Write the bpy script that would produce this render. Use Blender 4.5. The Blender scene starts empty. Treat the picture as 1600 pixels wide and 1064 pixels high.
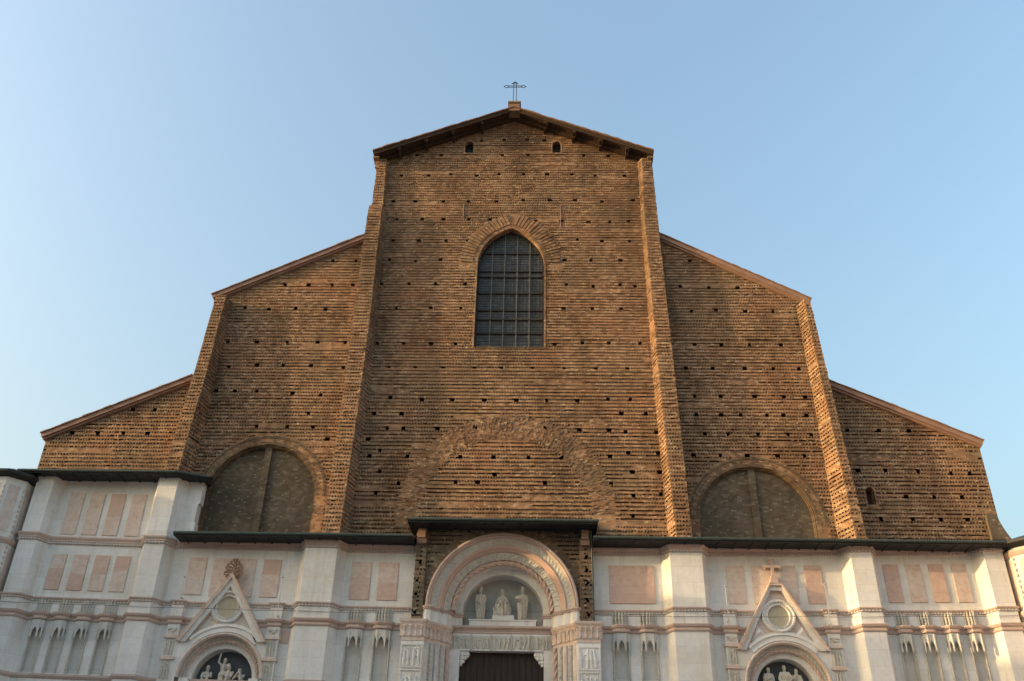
import bpy, math, random
import numpy as np
from mathutils import Vector, Matrix

C = bpy.context.scene.collection
PI = math.pi
rad = math.radians

# ------------------------------------------------------------------ camera
cam = bpy.data.cameras.new('camera')
cam.sensor_width = 36.0
cam.lens = 32.663
cam.clip_end = 3000
co = bpy.data.objects.new('camera', cam)
C.objects.link(co)
r_ = Vector((0.99953, 0.022643, 0.020647)); u_ = Vector((-0.0058, -0.521831, 0.853029)); f_ = Vector((-0.03009, 0.852748, 0.521455))
co.matrix_world = Matrix(((r_.x, u_.x, -f_.x, 2.0555), (r_.y, u_.y, -f_.y, -51.3107), (r_.z, u_.z, -f_.z, 1.7), (0, 0, 0, 1)))
bpy.context.scene.camera = co

# ------------------------------------------------------------------ sky, sun, exposure
SUN_EL, SUN_AZ = rad(10.1), rad(78.3)          # elevation; angle of the sun from the facade's normal, to the left
sdir = Vector((-math.sin(SUN_AZ) * math.cos(SUN_EL), -math.cos(SUN_AZ) * math.cos(SUN_EL), math.sin(SUN_EL)))
w = bpy.data.worlds.new('World'); bpy.context.scene.world = w
w.use_nodes = True
nt = w.node_tree; nt.nodes.clear()
out = nt.nodes.new('ShaderNodeOutputWorld'); bg = nt.nodes.new('ShaderNodeBackground'); sky = nt.nodes.new('ShaderNodeTexSky')
sky.sky_type = 'NISHITA'; sky.sun_disc = False
sky.sun_elevation = SUN_EL
sky.sun_rotation = math.atan2(sdir.x, sdir.y)
sky.altitude = 50; sky.air_density = 1.6; sky.dust_density = 10.0; sky.ozone_density = 2.4
bg.inputs['Strength'].default_value = 0.15
nt.links.new(sky.outputs[0], bg.inputs[0]); nt.links.new(bg.outputs[0], out.inputs[0])
sl = bpy.data.lights.new('sun', 'SUN'); sl.energy = 1.07; sl.angle = rad(0.6); sl.color = (1.0, 0.68, 0.33)
so = bpy.data.objects.new('sun', sl); C.objects.link(so)
so.rotation_euler = sdir.to_track_quat('Z', 'Y').to_euler()
vs = bpy.context.scene.view_settings
vs.view_transform = 'Standard'; vs.look = 'None'; vs.exposure = 2.12; vs.gamma = 1.0

# ------------------------------------------------------------------ materials
def nodes(name, rough=0.85):
    m = bpy.data.materials.new(name); m.use_nodes = True
    t = m.node_tree; p = t.nodes['Principled BSDF']
    p.inputs['Roughness'].default_value = rough
    p.inputs['Specular IOR Level'].default_value = 0.25
    return m, t, p

class T:
    """small shader-graph helper"""
    def __init__(s, t): s.t = t; s.co = t.nodes.new('ShaderNodeTexCoord').outputs['Object']
    def n(s, typ, **kw):
        x = s.t.nodes.new(typ)
        for k, v in kw.items(): setattr(x, k, v)
        return x
    def mapv(s, scale, loc=(0, 0, 0)):
        x = s.n('ShaderNodeMapping'); x.inputs['Scale'].default_value = scale; x.inputs['Location'].default_value = loc
        s.t.links.new(s.co, x.inputs[0]); return x.outputs[0]
    def noise(s, scale, vec=None, detail=3, rough=0.6):
        x = s.n('ShaderNodeTexNoise'); x.inputs['Scale'].default_value = scale; x.inputs['Detail'].default_value = detail; x.inputs['Roughness'].default_value = rough
        s.t.links.new(vec or s.co, x.inputs['Vector']); return x.outputs['Fac']
    def cell(s, size, seed=0.0):
        """random value per brick of the given size, alternate courses shifted by half"""
        sep = s.n('ShaderNodeSeparateXYZ'); s.t.links.new(s.co, sep.inputs[0])
        zi = s.math('FLOOR', s.math('DIVIDE', sep.outputs[2], size[2]))
        sh = s.math('MULTIPLY', s.math('MODULO', zi, 2.0), 0.5)
        ad = s.math('ADD', sep.outputs[0], s.math('MULTIPLY', sep.outputs[1], 1.0))
        xi = s.math('FLOOR', s.math('ADD', s.math('DIVIDE', ad, size[0]), sh))
        cb = s.n('ShaderNodeCombineXYZ'); s.t.links.new(xi, cb.inputs[0]); s.t.links.new(zi, cb.inputs[1]); cb.inputs[2].default_value = seed
        wn = s.n('ShaderNodeTexWhiteNoise'); wn.noise_dimensions = '3D'; s.t.links.new(cb.outputs[0], wn.inputs['Vector'])
        return wn.outputs['Value']
    def math(s, op, a, b=None):
        x = s.n('ShaderNodeMath', operation=op)
        for i, q in enumerate((a, b)):
            if q is None: continue
            if isinstance(q, (int, float)): x.inputs[i].default_value = q
            else: s.t.links.new(q, x.inputs[i])
        return x.outputs[0]
    def ramp(s, fac, stops):
        x = s.n('ShaderNodeValToRGB'); e = x.color_ramp.elements
        while len(e) < len(stops): e.new(0.5)
        for i, (p, c) in enumerate(stops): e[i].position = p; e[i].color = (*c, 1)
        s.t.links.new(fac, x.inputs[0]); return x.outputs[0]
    def mix(s, fac, a, b, mode='MIX'):
        x = s.n('ShaderNodeMix', data_type='RGBA', blend_type=mode)
        for sock, q in ((x.inputs[0], fac), (x.inputs[6], a), (x.inputs[7], b)):
            if isinstance(q, (int, float)): sock.default_value = q
            elif isinstance(q, tuple): sock.default_value = (*q, 1)
            else: s.t.links.new(q, sock)
        return x.outputs[2]
    def rng(s, v, a, b, c, d):
        x = s.n('ShaderNodeMapRange'); x.inputs[1].default_value = a; x.inputs[2].default_value = b; x.inputs[3].default_value = c; x.inputs[4].default_value = d
        s.t.links.new(v, x.inputs[0]); return x.outputs[0]
    def bump(s, p, h, strength, dist):
        x = s.n('ShaderNodeBump'); x.inputs['Strength'].default_value = strength; x.inputs['Distance'].default_value = dist
        s.t.links.new(h, x.inputs['Height']); s.t.links.new(x.outputs[0], p.inputs['Normal'])
    def col(s, p, c): s.t.links.new(c, p.inputs['Base Color'])

def brick_mat(name, dark, mid, warm, pale, bump=0.5):
    m, t, p = nodes(name, 0.92); g = T(t)
    big = g.noise(0.16, detail=3); med = g.noise(0.9, detail=4); fine = g.noise(11, detail=3)
    course = g.noise(1.0, g.mapv((0.10, 0.3, 2.6)), detail=3)
    b = g.cell((0.25, 1, 0.062)); b2 = g.cell((0.27, 1, 0.124), 4.0); b3 = g.cell((0.13, 1, 0.062), 9.0)
    base = g.ramp(g.math('ADD', g.math('MULTIPLY', course, 0.55), g.math('MULTIPLY', big, 0.45)), [(0.36, dark), (0.5, mid), (0.62, warm)])
    base = g.mix(g.rng(b, 0, 1, 0.35, 0.9), base, g.ramp(b2, [(0.0, tuple(q * 0.7 for q in dark)), (0.3, dark), (0.5, mid), (0.75, warm), (0.95, pale)]))
    base = g.mix(g.rng(med, 0.45, 0.72, 0.0, 0.4), base, pale)
    red = g.noise(0.22, g.mapv((1, 1, 1.6), (3, 9, 2)), detail=5)
    base = g.mix(g.rng(red, 0.5, 0.68, 0.0, 0.55), base, (warm[0] * 0.95, warm[1] * 0.78, warm[2] * 0.72))
    grn = g.noise(0.3, g.mapv((1, 1, 0.8), (13, 2, 5)), detail=5)
    base = g.mix(g.rng(grn, 0.48, 0.66, 0.0, 0.65), base, (mid[0] * 0.66, mid[1] * 0.8, mid[2] * 0.85))
    soot = g.noise(0.32, g.mapv((1.3, 1, 0.5), (7, 3, 1)), detail=7)
    base = g.mix(g.rng(soot, 0.5, 0.68, 0.0, 0.72), base, tuple(q * 0.55 for q in dark))
    base = g.mix(g.rng(fine, 0.35, 0.7, 0.0, 0.5), base, tuple(q * 0.72 for q in mid))
    base = g.mix(g.math('MULTIPLY', g.math('GREATER_THAN', b3, 0.985), 0.5), base, tuple(min(0.75, q * 1.5) for q in pale))
    g.col(p, base)
    g.bump(p, g.math('ADD', fine, b), bump, 0.03)
    return m

BRICK = brick_mat('rough_brick', (0.135, 0.08, 0.049), (0.29, 0.177, 0.105), (0.4, 0.232, 0.132), (0.52, 0.38, 0.25))
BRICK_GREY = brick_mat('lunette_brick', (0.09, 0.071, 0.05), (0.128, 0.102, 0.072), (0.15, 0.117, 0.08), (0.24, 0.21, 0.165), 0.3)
BRICK_RIM = brick_mat('shaded_rim_brick', (0.1, 0.068, 0.045), (0.165, 0.113, 0.07), (0.215, 0.14, 0.085), (0.28, 0.215, 0.145))  # darker brick: the shade on the lunette rims is put into the colour
BRICK_PORTAL = brick_mat('grey_brown_brick', (0.13, 0.1, 0.075), (0.2, 0.15, 0.105), (0.25, 0.175, 0.115), (0.4, 0.33, 0.25))  # darker, greyer brick than the main wall

def marble_mat(name, base, alt, stain, slab=(1.3, 1, 0.62), rough=0.6, stain_amt=0.55, mottle=0.35):
    m, t, p = nodes(name, rough); g = T(t)
    c = g.cell(slab); vein = g.noise(1.6, detail=6, rough=0.7); fine = g.noise(9, detail=4)
    streak = g.noise(1.0, g.mapv((1.7, 1.7, 0.16)), detail=4); big = g.noise(0.45, detail=4)
    col = g.mix(g.rng(c, 0, 1, 0, 0.85), base, alt)
    col = g.mix(g.rng(big, 0.5, 0.72, 0, 0.6), col, tuple(q * r for q, r in zip(alt, (0.98, 0.9, 0.78))))
    col = g.mix(g.rng(vein, 0.5, 0.75, 0, 0.35), col, tuple(q * 0.82 for q in alt))
    col = g.mix(g.rng(streak, 0.52, 0.78, 0, stain_amt), col, stain)
    col = g.mix(g.rng(fine, 0.5, 0.8, 0, 0.15), col, tuple(q * 0.7 for q in stain))
    mot = g.noise(3.6, g.mapv((1, 1, 1), (5, 1, 8)), detail=8, rough=0.75)
    col = g.mix(g.rng(mot, 0.42, 0.66, 0, mottle * 0.75), col, tuple(min(0.85, q * r) for q, r in zip(base, (1.06, 1.13, 1.18))))
    col = g.mix(g.rng(mot, 0.5, 0.32, 0, mottle * 0.6), col, tuple(q * 0.84 for q in alt))
    crust = g.noise(1.0, g.mapv((3.5, 3.5, 0.35), (2, 4, 3)), detail=6, rough=0.7)
    col = g.mix(g.rng(crust, 0.6, 0.76, 0, 0.4), col, tuple(q * 0.62 for q in stain))
    # joints between the slabs
    sep = g.n('ShaderNodeSeparateXYZ'); t.links.new(g.co, sep.inputs[0])
    fz = g.math('FRACT', g.math('DIVIDE', sep.outputs[2], slab[2]))
    j = g.math('LESS_THAN', fz, 0.022)
    col = g.mix(g.math('MULTIPLY', j, 0.22), col, tuple(q * 0.45 for q in stain))
    g.col(p, col); g.bump(p, g.math('ADD', fine, g.math('MULTIPLY', vein, 0.6)), 0.12, 0.02)
    return m

WHITE = marble_mat('white_marble', (0.82, 0.805, 0.78), (0.67, 0.65, 0.615), (0.52, 0.46, 0.38), (1.9, 1, 0.85), 0.6, 0.75)
PINK = marble_mat('pink_marble', (0.69, 0.57, 0.495), (0.61, 0.455, 0.38), (0.62, 0.53, 0.46), (1.25, 1, 1.13), 0.6, 0.7, 1.0)
ROSE = marble_mat('rose_cornice_marble', (0.6, 0.465, 0.405), (0.52, 0.385, 0.33), (0.4, 0.33, 0.29), (0.9, 1, 3), 0.6, 0.7)
RED2 = marble_mat('rosy_marble', (0.63, 0.455, 0.38), (0.57, 0.39, 0.32), (0.55, 0.45, 0.39), (1.4, 1, 1.2), 0.6, 0.7, 1.0)
WEATHERED = marble_mat('weathered_white_marble', (0.64, 0.625, 0.59), (0.55, 0.535, 0.5), (0.38, 0.345, 0.29), (1.2, 1, 1.1))
RED = marble_mat('red_verona_marble', (0.6, 0.4, 0.325), (0.62, 0.47, 0.4), (0.58, 0.5, 0.44), (1.25, 1, 1.1), 0.6, 0.7, 1.0)
GREY = marble_mat('grey_carved_stone', (0.6, 0.57, 0.505), (0.53, 0.5, 0.44), (0.34, 0.31, 0.26), (0.7, 1, 3))
SLATE = marble_mat('dark_niche_stone', (0.105, 0.12, 0.14), (0.09, 0.1, 0.12), (0.07, 0.07, 0.07), (1.1, 1, 4))
NICHE = marble_mat('niche_stone', (0.5, 0.495, 0.475), (0.43, 0.425, 0.405), (0.3, 0.28, 0.25), (4, 1, 4))
STATUE = marble_mat('statue_marble', (0.66, 0.61, 0.525), (0.6, 0.55, 0.47), (0.34, 0.3, 0.24), (5, 1, 5), 0.7, 0.75, 0.3)
OCHRE = marble_mat('cream_disc_stone', (0.5, 0.45, 0.34), (0.46, 0.41, 0.31), (0.36, 0.3, 0.2), (9, 1, 9))
TERRA = marble_mat('terracotta_carving', (0.34, 0.215, 0.155), (0.28, 0.18, 0.13), (0.18, 0.12, 0.085), (9, 1, 9))

def plain_mat(name, col, alt, scale=3.0, rough=0.8, bump=0.1, metal=0.0):
    m, t, p = nodes(name, rough); g = T(t); f = g.noise(scale, detail=5)
    g.col(p, g.ramp(f, [(0.3, col), (0.7, alt)])); g.bump(p, f, bump, 0.02)
    p.inputs['Metallic'].default_value = metal
    return m
STUCCO = plain_mat('stucco_coping', (0.25, 0.155, 0.118), (0.37, 0.24, 0.185), 1.6)
TILE = plain_mat('roof_tile', (0.2, 0.12, 0.08), (0.3, 0.18, 0.115), 4)
WOOD = plain_mat('old_roof_wood', (0.03, 0.02, 0.015), (0.09, 0.052, 0.032), 6)
EAVE = plain_mat('dark_eave_sheet', (0.02, 0.022, 0.023), (0.035, 0.036, 0.036), 3, 0.5)
COPPER = plain_mat('green_black_gutter', (0.045, 0.062, 0.058), (0.075, 0.09, 0.08), 5, 0.5, 0.05, 0.0)
IRON = plain_mat('wrought_iron', (0.03, 0.035, 0.045), (0.05, 0.055, 0.065), 8, 0.5, 0.05, 0.3)
ROD = plain_mat('pale_metal', (0.4, 0.4, 0.4), (0.5, 0.5, 0.5), 8, 0.4, 0.05, 0.2)
HOLE = plain_mat('shade_dark_hole_brick', (0.05, 0.032, 0.022), (0.075, 0.045, 0.03), 6)  # brick coloured dark to paint the shade inside the holes
PAVE = plain_mat('stone_paving', (0.2, 0.19, 0.18), (0.3, 0.28, 0.26), 2)
OLDPAINT = plain_mat('ochre_plaster', (0.4, 0.25, 0.15), (0.47, 0.3, 0.19), 0.5)

def wood_door():
    m, t, p = nodes('door_wood', 0.45); g = T(t)
    a = g.noise(1.0, g.mapv((14, 14, 0.8)), detail=4)
    g.col(p, g.ramp(a, [(0.3, (0.022, 0.015, 0.012)), (0.7, (0.055, 0.036, 0.026))])); g.bump(p, a, 0.3, 0.02)
    return m
DOOR = wood_door()
DARK = plain_mat('interior_shade_black', (0.012, 0.01, 0.009), (0.02, 0.016, 0.014), 4)  # near-black colour standing in for the unlit space behind the attic windows

def glass_mat():
    m, t, p = nodes('leaded_window_glass', 0.35); g = T(t)
    c = g.cell((0.21, 1, 0.2), 3.0); c2 = g.cell((0.43, 1, 0.3), 5.0); f = g.noise(2.5, detail=3)
    col = g.mix(g.rng(c, 0.0, 1.0, 0, 1), (0.048, 0.048, 0.045), (0.08, 0.08, 0.075))
    col = g.mix(g.math('MULTIPLY', g.math('GREATER_THAN', c2, 0.93), g.rng(f, 0.35, 0.7, 0, 0.6)), col, (0.16, 0.165, 0.17))
    g.col(p, col); p.inputs['Specular IOR Level'].default_value = 0.3
    g.bump(p, g.math('ADD', c, f), 0.25, 0.01)
    return m
GLASS = glass_mat()

# ------------------------------------------------------------------ mesh helpers
class MB:
    def __init__(s): s.v = []; s.f = []
    def add(s, vs, fs):
        o = len(s.v); s.v.extend(vs); s.f.extend([tuple(i + o for i in f) for f in fs])
    def quad(s, a, b, c, d): s.add([a, b, c, d], [(0, 1, 2, 3)])
    def box(s, x0, x1, y0, y1, z0, z1):
        s.add([(x0, y0, z0), (x1, y0, z0), (x1, y1, z0), (x0, y1, z0), (x0, y0, z1), (x1, y0, z1), (x1, y1, z1), (x0, y1, z1)],
              [(3, 2, 1, 0), (4, 5, 6, 7), (0, 1, 5, 4), (1, 2, 6, 5), (2, 3, 7, 6), (3, 0, 4, 7)])
    def prism(s, pts, y0, y1):
        """outline in x,z pushed from y0 (front) to y1"""
        n = len(pts)
        s.add([(x, y0, z) for x, z in pts] + [(x, y1, z) for x, z in pts],
              [tuple(range(n)), tuple(range(2 * n - 1, n - 1, -1))] + [(i, i + n, (i + 1) % n + n, (i + 1) % n) for i in range(n)])
    def beam(s, a, b, w, h, up=(0, 0, 1)):
        a = Vector(a); b = Vector(b); d = (b - a).normalized(); sd = d.cross(Vector(up)).normalized(); u = sd.cross(d)
        q = []
        for p in (a, b):
            for i, j in ((-1, -1), (1, -1), (1, 1), (-1, 1)): q.append(tuple(p + sd * (i * w / 2) + u * (j * h / 2)))
        s.add(q, [(3, 2, 1, 0), (4, 5, 6, 7), (0, 1, 5, 4), (1, 2, 6, 5), (2, 3, 7, 6), (3, 0, 4, 7)])
    def sweep(s, frames, prof, closed=False, caps=True):
        """frames: (pos, N, B); prof: (n, b) offsets, an open line unless closed"""
        k = len(prof); vs = []
        for p, N, B in frames:
            for a, b in prof: vs.append((p[0] + N[0] * a + B[0] * b, p[1] + N[1] * a + B[1] * b, p[2] + N[2] * a + B[2] * b))
        fs = []
        for i in range(len(frames) - 1):
            for j in range(k if closed else k - 1):
                j2 = (j + 1) % k; fs.append((i * k + j, i * k + j2, (i + 1) * k + j2, (i + 1) * k + j))
        if caps and k > 2: fs.append(tuple(range(k))); fs.append(tuple(range(len(vs) - 1, len(vs) - k - 1, -1)))
        s.add(vs, fs)
    def tube(s, pts, rads, n=8):
        pts = [Vector(p) for p in pts]
        if isinstance(rads, (int, float)): rads = [rads] * len(pts)
        vs = []; ref = Vector((0.3, 0.9, 0.2))
        for i, p in enumerate(pts):
            d = (pts[min(i + 1, len(pts) - 1)] - pts[max(i - 1, 0)]).normalized()
            a = d.cross(ref if abs(d.dot(ref.normalized())) < 0.95 else Vector((1, 0, 0))).normalized(); b = d.cross(a)
            for j in range(n): t = 2 * PI * j / n; vs.append(tuple(p + (a * math.cos(t) + b * math.sin(t)) * rads[i]))
        fs = [(i * n + j, i * n + (j + 1) % n, (i + 1) * n + (j + 1) % n, (i + 1) * n + j) for i in range(len(pts) - 1) for j in range(n)]
        fs += [tuple(range(n - 1, -1, -1)), tuple(range((len(pts) - 1) * n, len(pts) * n))]
        s.add(vs, fs)
    def ball(s, c, r, n=12, m=8, rot=None):
        if isinstance(r, (int, float)): r = (r, r, r)
        vs = []
        for i in range(m + 1):
            th = PI * i / m
            for j in range(n):
                ph = 2 * PI * j / n
                q = Vector((r[0] * math.sin(th) * math.cos(ph), r[1] * math.sin(th) * math.sin(ph), r[2] * math.cos(th)))
                if rot is not None: q = rot @ q
                vs.append((c[0] + q.x, c[1] + q.y, c[2] + q.z))
        s.add(vs, [(i * n + j, (i + 1) * n + j, (i + 1) * n + (j + 1) % n, i * n + (j + 1) % n) for i in range(m) for j in range(n)])
    def build(s, name, mat, parent=None, warp=False, smooth=False, loc=None):
        me = bpy.data.meshes.new(name)
        v = s.v
        if warp: v = [(x, y, z + 0.00045 * x * x) for x, y, z in v]
        me.from_pydata(v, [], s.f); me.update()
        mats = mat if isinstance(mat, (list, tuple)) else [mat]
        for m in mats: me.materials.append(m)
        if smooth: me.polygons.foreach_set('use_smooth', [True] * len(me.polygons))
        o = bpy.data.objects.new(name, me); C.objects.link(o)
        if parent is not None: o.parent = parent
        if loc: o.location = loc
        return o

def second(o, n0):
    """faces from number n0 on take the mesh's second material"""
    n = len(o.data.polygons); o.data.polygons.foreach_set('material_index', [0] * n0 + [1] * (n - n0)); return o
def empty(name, label, cat, loc=(0, 0, 0), group=None):
    o = bpy.data.objects.new(name, None); C.objects.link(o); o.location = loc
    o['label'] = label; o['category'] = cat
    if group: o['group'] = group
    return o
def tag(o, label, cat=None, group=None):
    o['label'] = label
    if cat: o['category'] = cat
    if group: o['group'] = group
    return o

def arc(cx, cz, r, y, a0=0.0, a1=180.0, n=48):
    out = []
    for i in range(n + 1):
        a = rad(a0 + (a1 - a0) * i / n); c, s_ = math.cos(a), math.sin(a)
        out.append(((cx + r * c, y, cz + r * s_), (c, 0, s_), (0, -1, 0)))
    return out
def circ(r, n=8, a0=0.0, cx=0.0, cy=0.0): return [(cx + r * math.cos(a0 + 2 * PI * i / n), cy + r * math.sin(a0 + 2 * PI * i / n)) for i in range(n)]
def rope(mb, frames, rr, twist, n=26):
    vs = []; k = n
    for i, (p, N, B) in enumerate(frames):
        for j in range(n):
            a = 2 * PI * j / n; q = rr * (0.5 + 0.66 * abs(math.cos(1.5 * a + twist * i)))
            x, y = q * math.cos(a), q * math.sin(a)
            vs.append((p[0] + N[0] * x + B[0] * y, p[1] + N[1] * x + B[1] * y, p[2] + N[2] * x + B[2] * y))
    mb.add(vs, [(i * k + j, i * k + (j + 1) % k, (i + 1) * k + (j + 1) % k, (i + 1) * k + j) for i in range(len(frames) - 1) for j in range(k)])
def plan_frames(pl, z=0.0):
    out = []
    for i, p in enumerate(pl):
        def nrm(a, b):
            d = Vector((b[0] - a[0], b[1] - a[1])).normalized(); return Vector((d.y, -d.x))
        n1 = nrm(pl[i - 1], p) if i else nrm(p, pl[1]); n2 = nrm(p, pl[i + 1]) if i < len(pl) - 1 else n1
        m = (n1 + n2).normalized(); m = m / max(0.35, m.dot(n1))
        out.append(((p[0], p[1], z), (m.x, m.y, 0), (0, 0, 1)))
    return out
def dentils(mb, pl, off, z0, z1, wd, gap, depth):
    for a, b in zip(pl[:-1], pl[1:]):
        a = Vector(a); b = Vector(b); L = (b - a).length; d = (b - a) / L; nn = Vector((d.y, -d.x)); k = max(1, int(L / (wd + gap)))
        for i in range(k):
            c = a + d * ((i + 0.5) * L / k); q = []
            for z in (z0, z1):
                for su, o in ((-1, off), (1, off), (1, off + depth), (-1, off + depth)):
                    p = c + d * (su * wd / 2) + nn * o; q.append((p.x, p.y, z))
            mb.add(q, [(0, 1, 2, 3), (4, 5, 6, 7), (0, 1, 5, 4), (1, 2, 6, 5), (2, 3, 7, 6), (3, 0, 4, 7)])

# ------------------------------------------------------------------ faces laid in courses, with openings
class Cut:
    def __init__(s, lo, hi, f): s.lo, s.hi, s.f = lo, hi, f
    def at(s, z): return s.f(min(max(z, s.lo), s.hi))
def cut_rect(x0, x1, z0, z1): return Cut(z0, z1, lambda z: (x0, x1))
def cut_arch(cx, zs, r, z0):
    """round-headed opening, springing at zs"""
    return Cut(z0, zs + r, lambda z: (cx - r, cx + r) if z <= zs else (cx - math.sqrt(max(0, r * r - (z - zs) ** 2)), cx + math.sqrt(max(0, r * r - (z - zs) ** 2))))
def cut_pointed(cx, zs, hw, c, z0):
    R_ = hw + c; top = zs + math.sqrt(R_ * R_ - c * c)
    def f(z):
        h = hw if z <= zs else max(0, math.sqrt(max(0, R_ * R_ - (z - zs) ** 2)) - c)
        return (cx - h, cx + h)
    return Cut(z0, top, f)

def spans(ul, ur, cuts, zm):
    L = [(ul, ur)]
    for c in cuts:
        if not (c.lo < zm < c.hi): continue
        e0, e1 = c.at(zm); N = []
        for fa, fb in L:
            a, b = fa(zm), fb(zm)
            if e1 <= a or e0 >= b: N.append((fa, fb)); continue
            if e0 > a: N.append((fa, lambda z, c=c: c.at(z)[0]))
            if e1 < b: N.append((lambda z, c=c: c.at(z)[1], fb))
        L = N
    return L

def coursed(mb, P, z0, z1, ul, ur, cuts=(), bare=(), holes=(), row=0.25, teeth=True, seed=1, hb=None, rough=1.0, pitch=0.168):
    """a wall face P(u, z, outward): plain strips, small through holes, and (teeth) the projecting courses with their gaps"""
    rnd = random.Random(seed); st = row / 2
    k0, k1 = int(math.floor(z0 / st)), int(math.ceil(z1 / st))
    hc = []
    for (x, z, wd, n) in holes:
        ka = int(round((z - n * st / 2) / st)); a, b = ka * st, (ka + n) * st
        hc.append(cut_rect(x - wd / 2, x + wd / 2, a, b))
        if hb is not None:
            xa, xb, d = x - wd / 2, x + wd / 2, -0.5
            A = [P(xa, a, 0), P(xb, a, 0), P(xb, b, 0), P(xa, b, 0)]; B = [P(xa, a, d), P(xb, a, d), P(xb, b, d), P(xa, b, d)]
            hb.add(A + B, [(0, 1, 5, 4), (1, 2, 6, 5), (2, 3, 7, 6), (3, 0, 4, 7), (4, 5, 6, 7)])
    allc = list(cuts) + hc
    def plain(fa, fb, a, b, d=0.0): mb.quad(P(fa(a), a, d), P(fb(a), a, d), P(fb(b), b, d), P(fa(b), b, d))
    for k in range(k0, k1):
        a, b = max(k * st, z0), min((k + 1) * st, z1)
        if b - a < 1e-4: continue
        zm = (a + b) / 2
        if not teeth or k % 2 or b - a < st * 0.9:
            for fa, fb in spans(ul, ur, allc, zm):
                if fb(zm) - fa(zm) > 1e-3: plain(fa, fb, a, b)
            continue
        for c in bare:
            if c.lo < zm < c.hi:
                for fa, fb in spans(lambda z, c=c: c.at(z)[0], lambda z, c=c: c.at(z)[1], allc, zm): plain(fa, fb, a, b)
        # a course of headers with open pockets between them
        for fa, fb in spans(ul, ur, allc + list(bare), zm):
            if fb(zm) - fa(zm) < 1e-3: continue
            if fb(zm) - fa(zm) < 0.2: plain(fa, fb, a, b); continue
            lo, hi = max(fa(a), fa(b)), min(fb(a), fb(b))
            plain(fa, const(lo), a, b); plain(const(hi), fb, a, b)      # slivers along sloping edges
            u0 = lo
            while hi - u0 > 1e-3:
                e = u0 + rnd.uniform(0.9, 4.5)
                if hi - e < 0.5: e = hi
                q = rnd.random(); jz = rnd.uniform(0.0, 0.022) * min(rough, 1.2); zl, zt = a + 0.012 + jz, min(b - 0.003, a + 0.012 + jz + rnd.uniform(0.09, 0.125))
                U0, E = const(u0), const(e)
                if q < 0.05 * rough: plain(U0, E, a, b); u0 = e; continue
                ld = rnd.uniform(0.0, 0.02); bk = -0.2
                plain(U0, E, a, zl)
                # the course above the pockets stands a little proud
                A = [P(u0, zt, ld), P(e, zt, ld), P(e, b, ld), P(u0, b, ld), P(u0, zt, bk), P(e, zt, bk), P(e, b, 0), P(u0, b, 0)]
                mb.add(A, [(0, 1, 2, 3), (4, 5, 1, 0), (3, 2, 6, 7), (0, 3, 7), (1, 2, 6)])
                A = [P(u0, zl, 0), P(e, zl, 0), P(u0, zl, bk), P(e, zl, bk), P(u0, zt, bk), P(e, zt, bk), P(u0, zt, 0), P(e, zt, 0)]
                mb.add(A, [(0, 1, 3, 2), (2, 3, 5, 4), (0, 2, 4, 6), (1, 3, 5, 7)])
                pt = pitch * rnd.uniform(0.94, 1.1); u = u0 + rnd.uniform(0, 0.05); keep = 0.97 if q > 0.16 * rough else 0.25
                fill = rnd.uniform(0.34, 0.47)
                while u + 0.08 < e:
                    if rnd.random() < keep:
                        wd = pt * fill * rnd.uniform(0.85, 1.15); dd = ld + rnd.uniform(-0.02, 0.035); ub = u + pt * rnd.uniform(-0.05, 0.05)
                        ub = max(u0, ub); ue = min(e, ub + wd)
                        A = [P(ub, zl, dd), P(ue, zl, dd), P(ue, zt, dd), P(ub, zt, dd), P(ub, zl, bk), P(ue, zl, bk), P(ue, zt, bk), P(ub, zt, bk)]
                        mb.add(A, [(0, 1, 2, 3), (4, 5, 1, 0), (0, 3, 7, 4), (1, 2, 6, 5)])
                    u += pt
                u0 = e

def const(x): return lambda z: x
def lin(*pts):
    """piecewise-linear value over height; pts (z, x) from low to high"""
    def f(z):
        if z <= pts[0][0]: return pts[0][1]
        for (za, xa), (zb, xb) in zip(pts[:-1], pts[1:]):
            if z <= zb: return xa + (xb - xa) * (z - za) / (zb - za)
        return pts[-1][1]
    return f

# ================================================================== SETTING
g = MB(); g.quad((-400, -400, 0), (400, -400, 0), (400, 400, 0), (-400, 400, 0))
go = g.build('ground', PAVE); go['kind'] = 'structure'

# ================================================================== THE CHURCH
church = empty('basilica', 'huge unfinished brick church front with pink and white marble cladding along its lower part', 'church')
def part(mb, name, mat, parent=church, **kw): return mb.build(name, mat, parent, **kw)
def hsz(L, seed):
    rn = random.Random(seed); return [(x, z, rn.uniform(0.19, 0.31), 2) for x, z in L]

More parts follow.
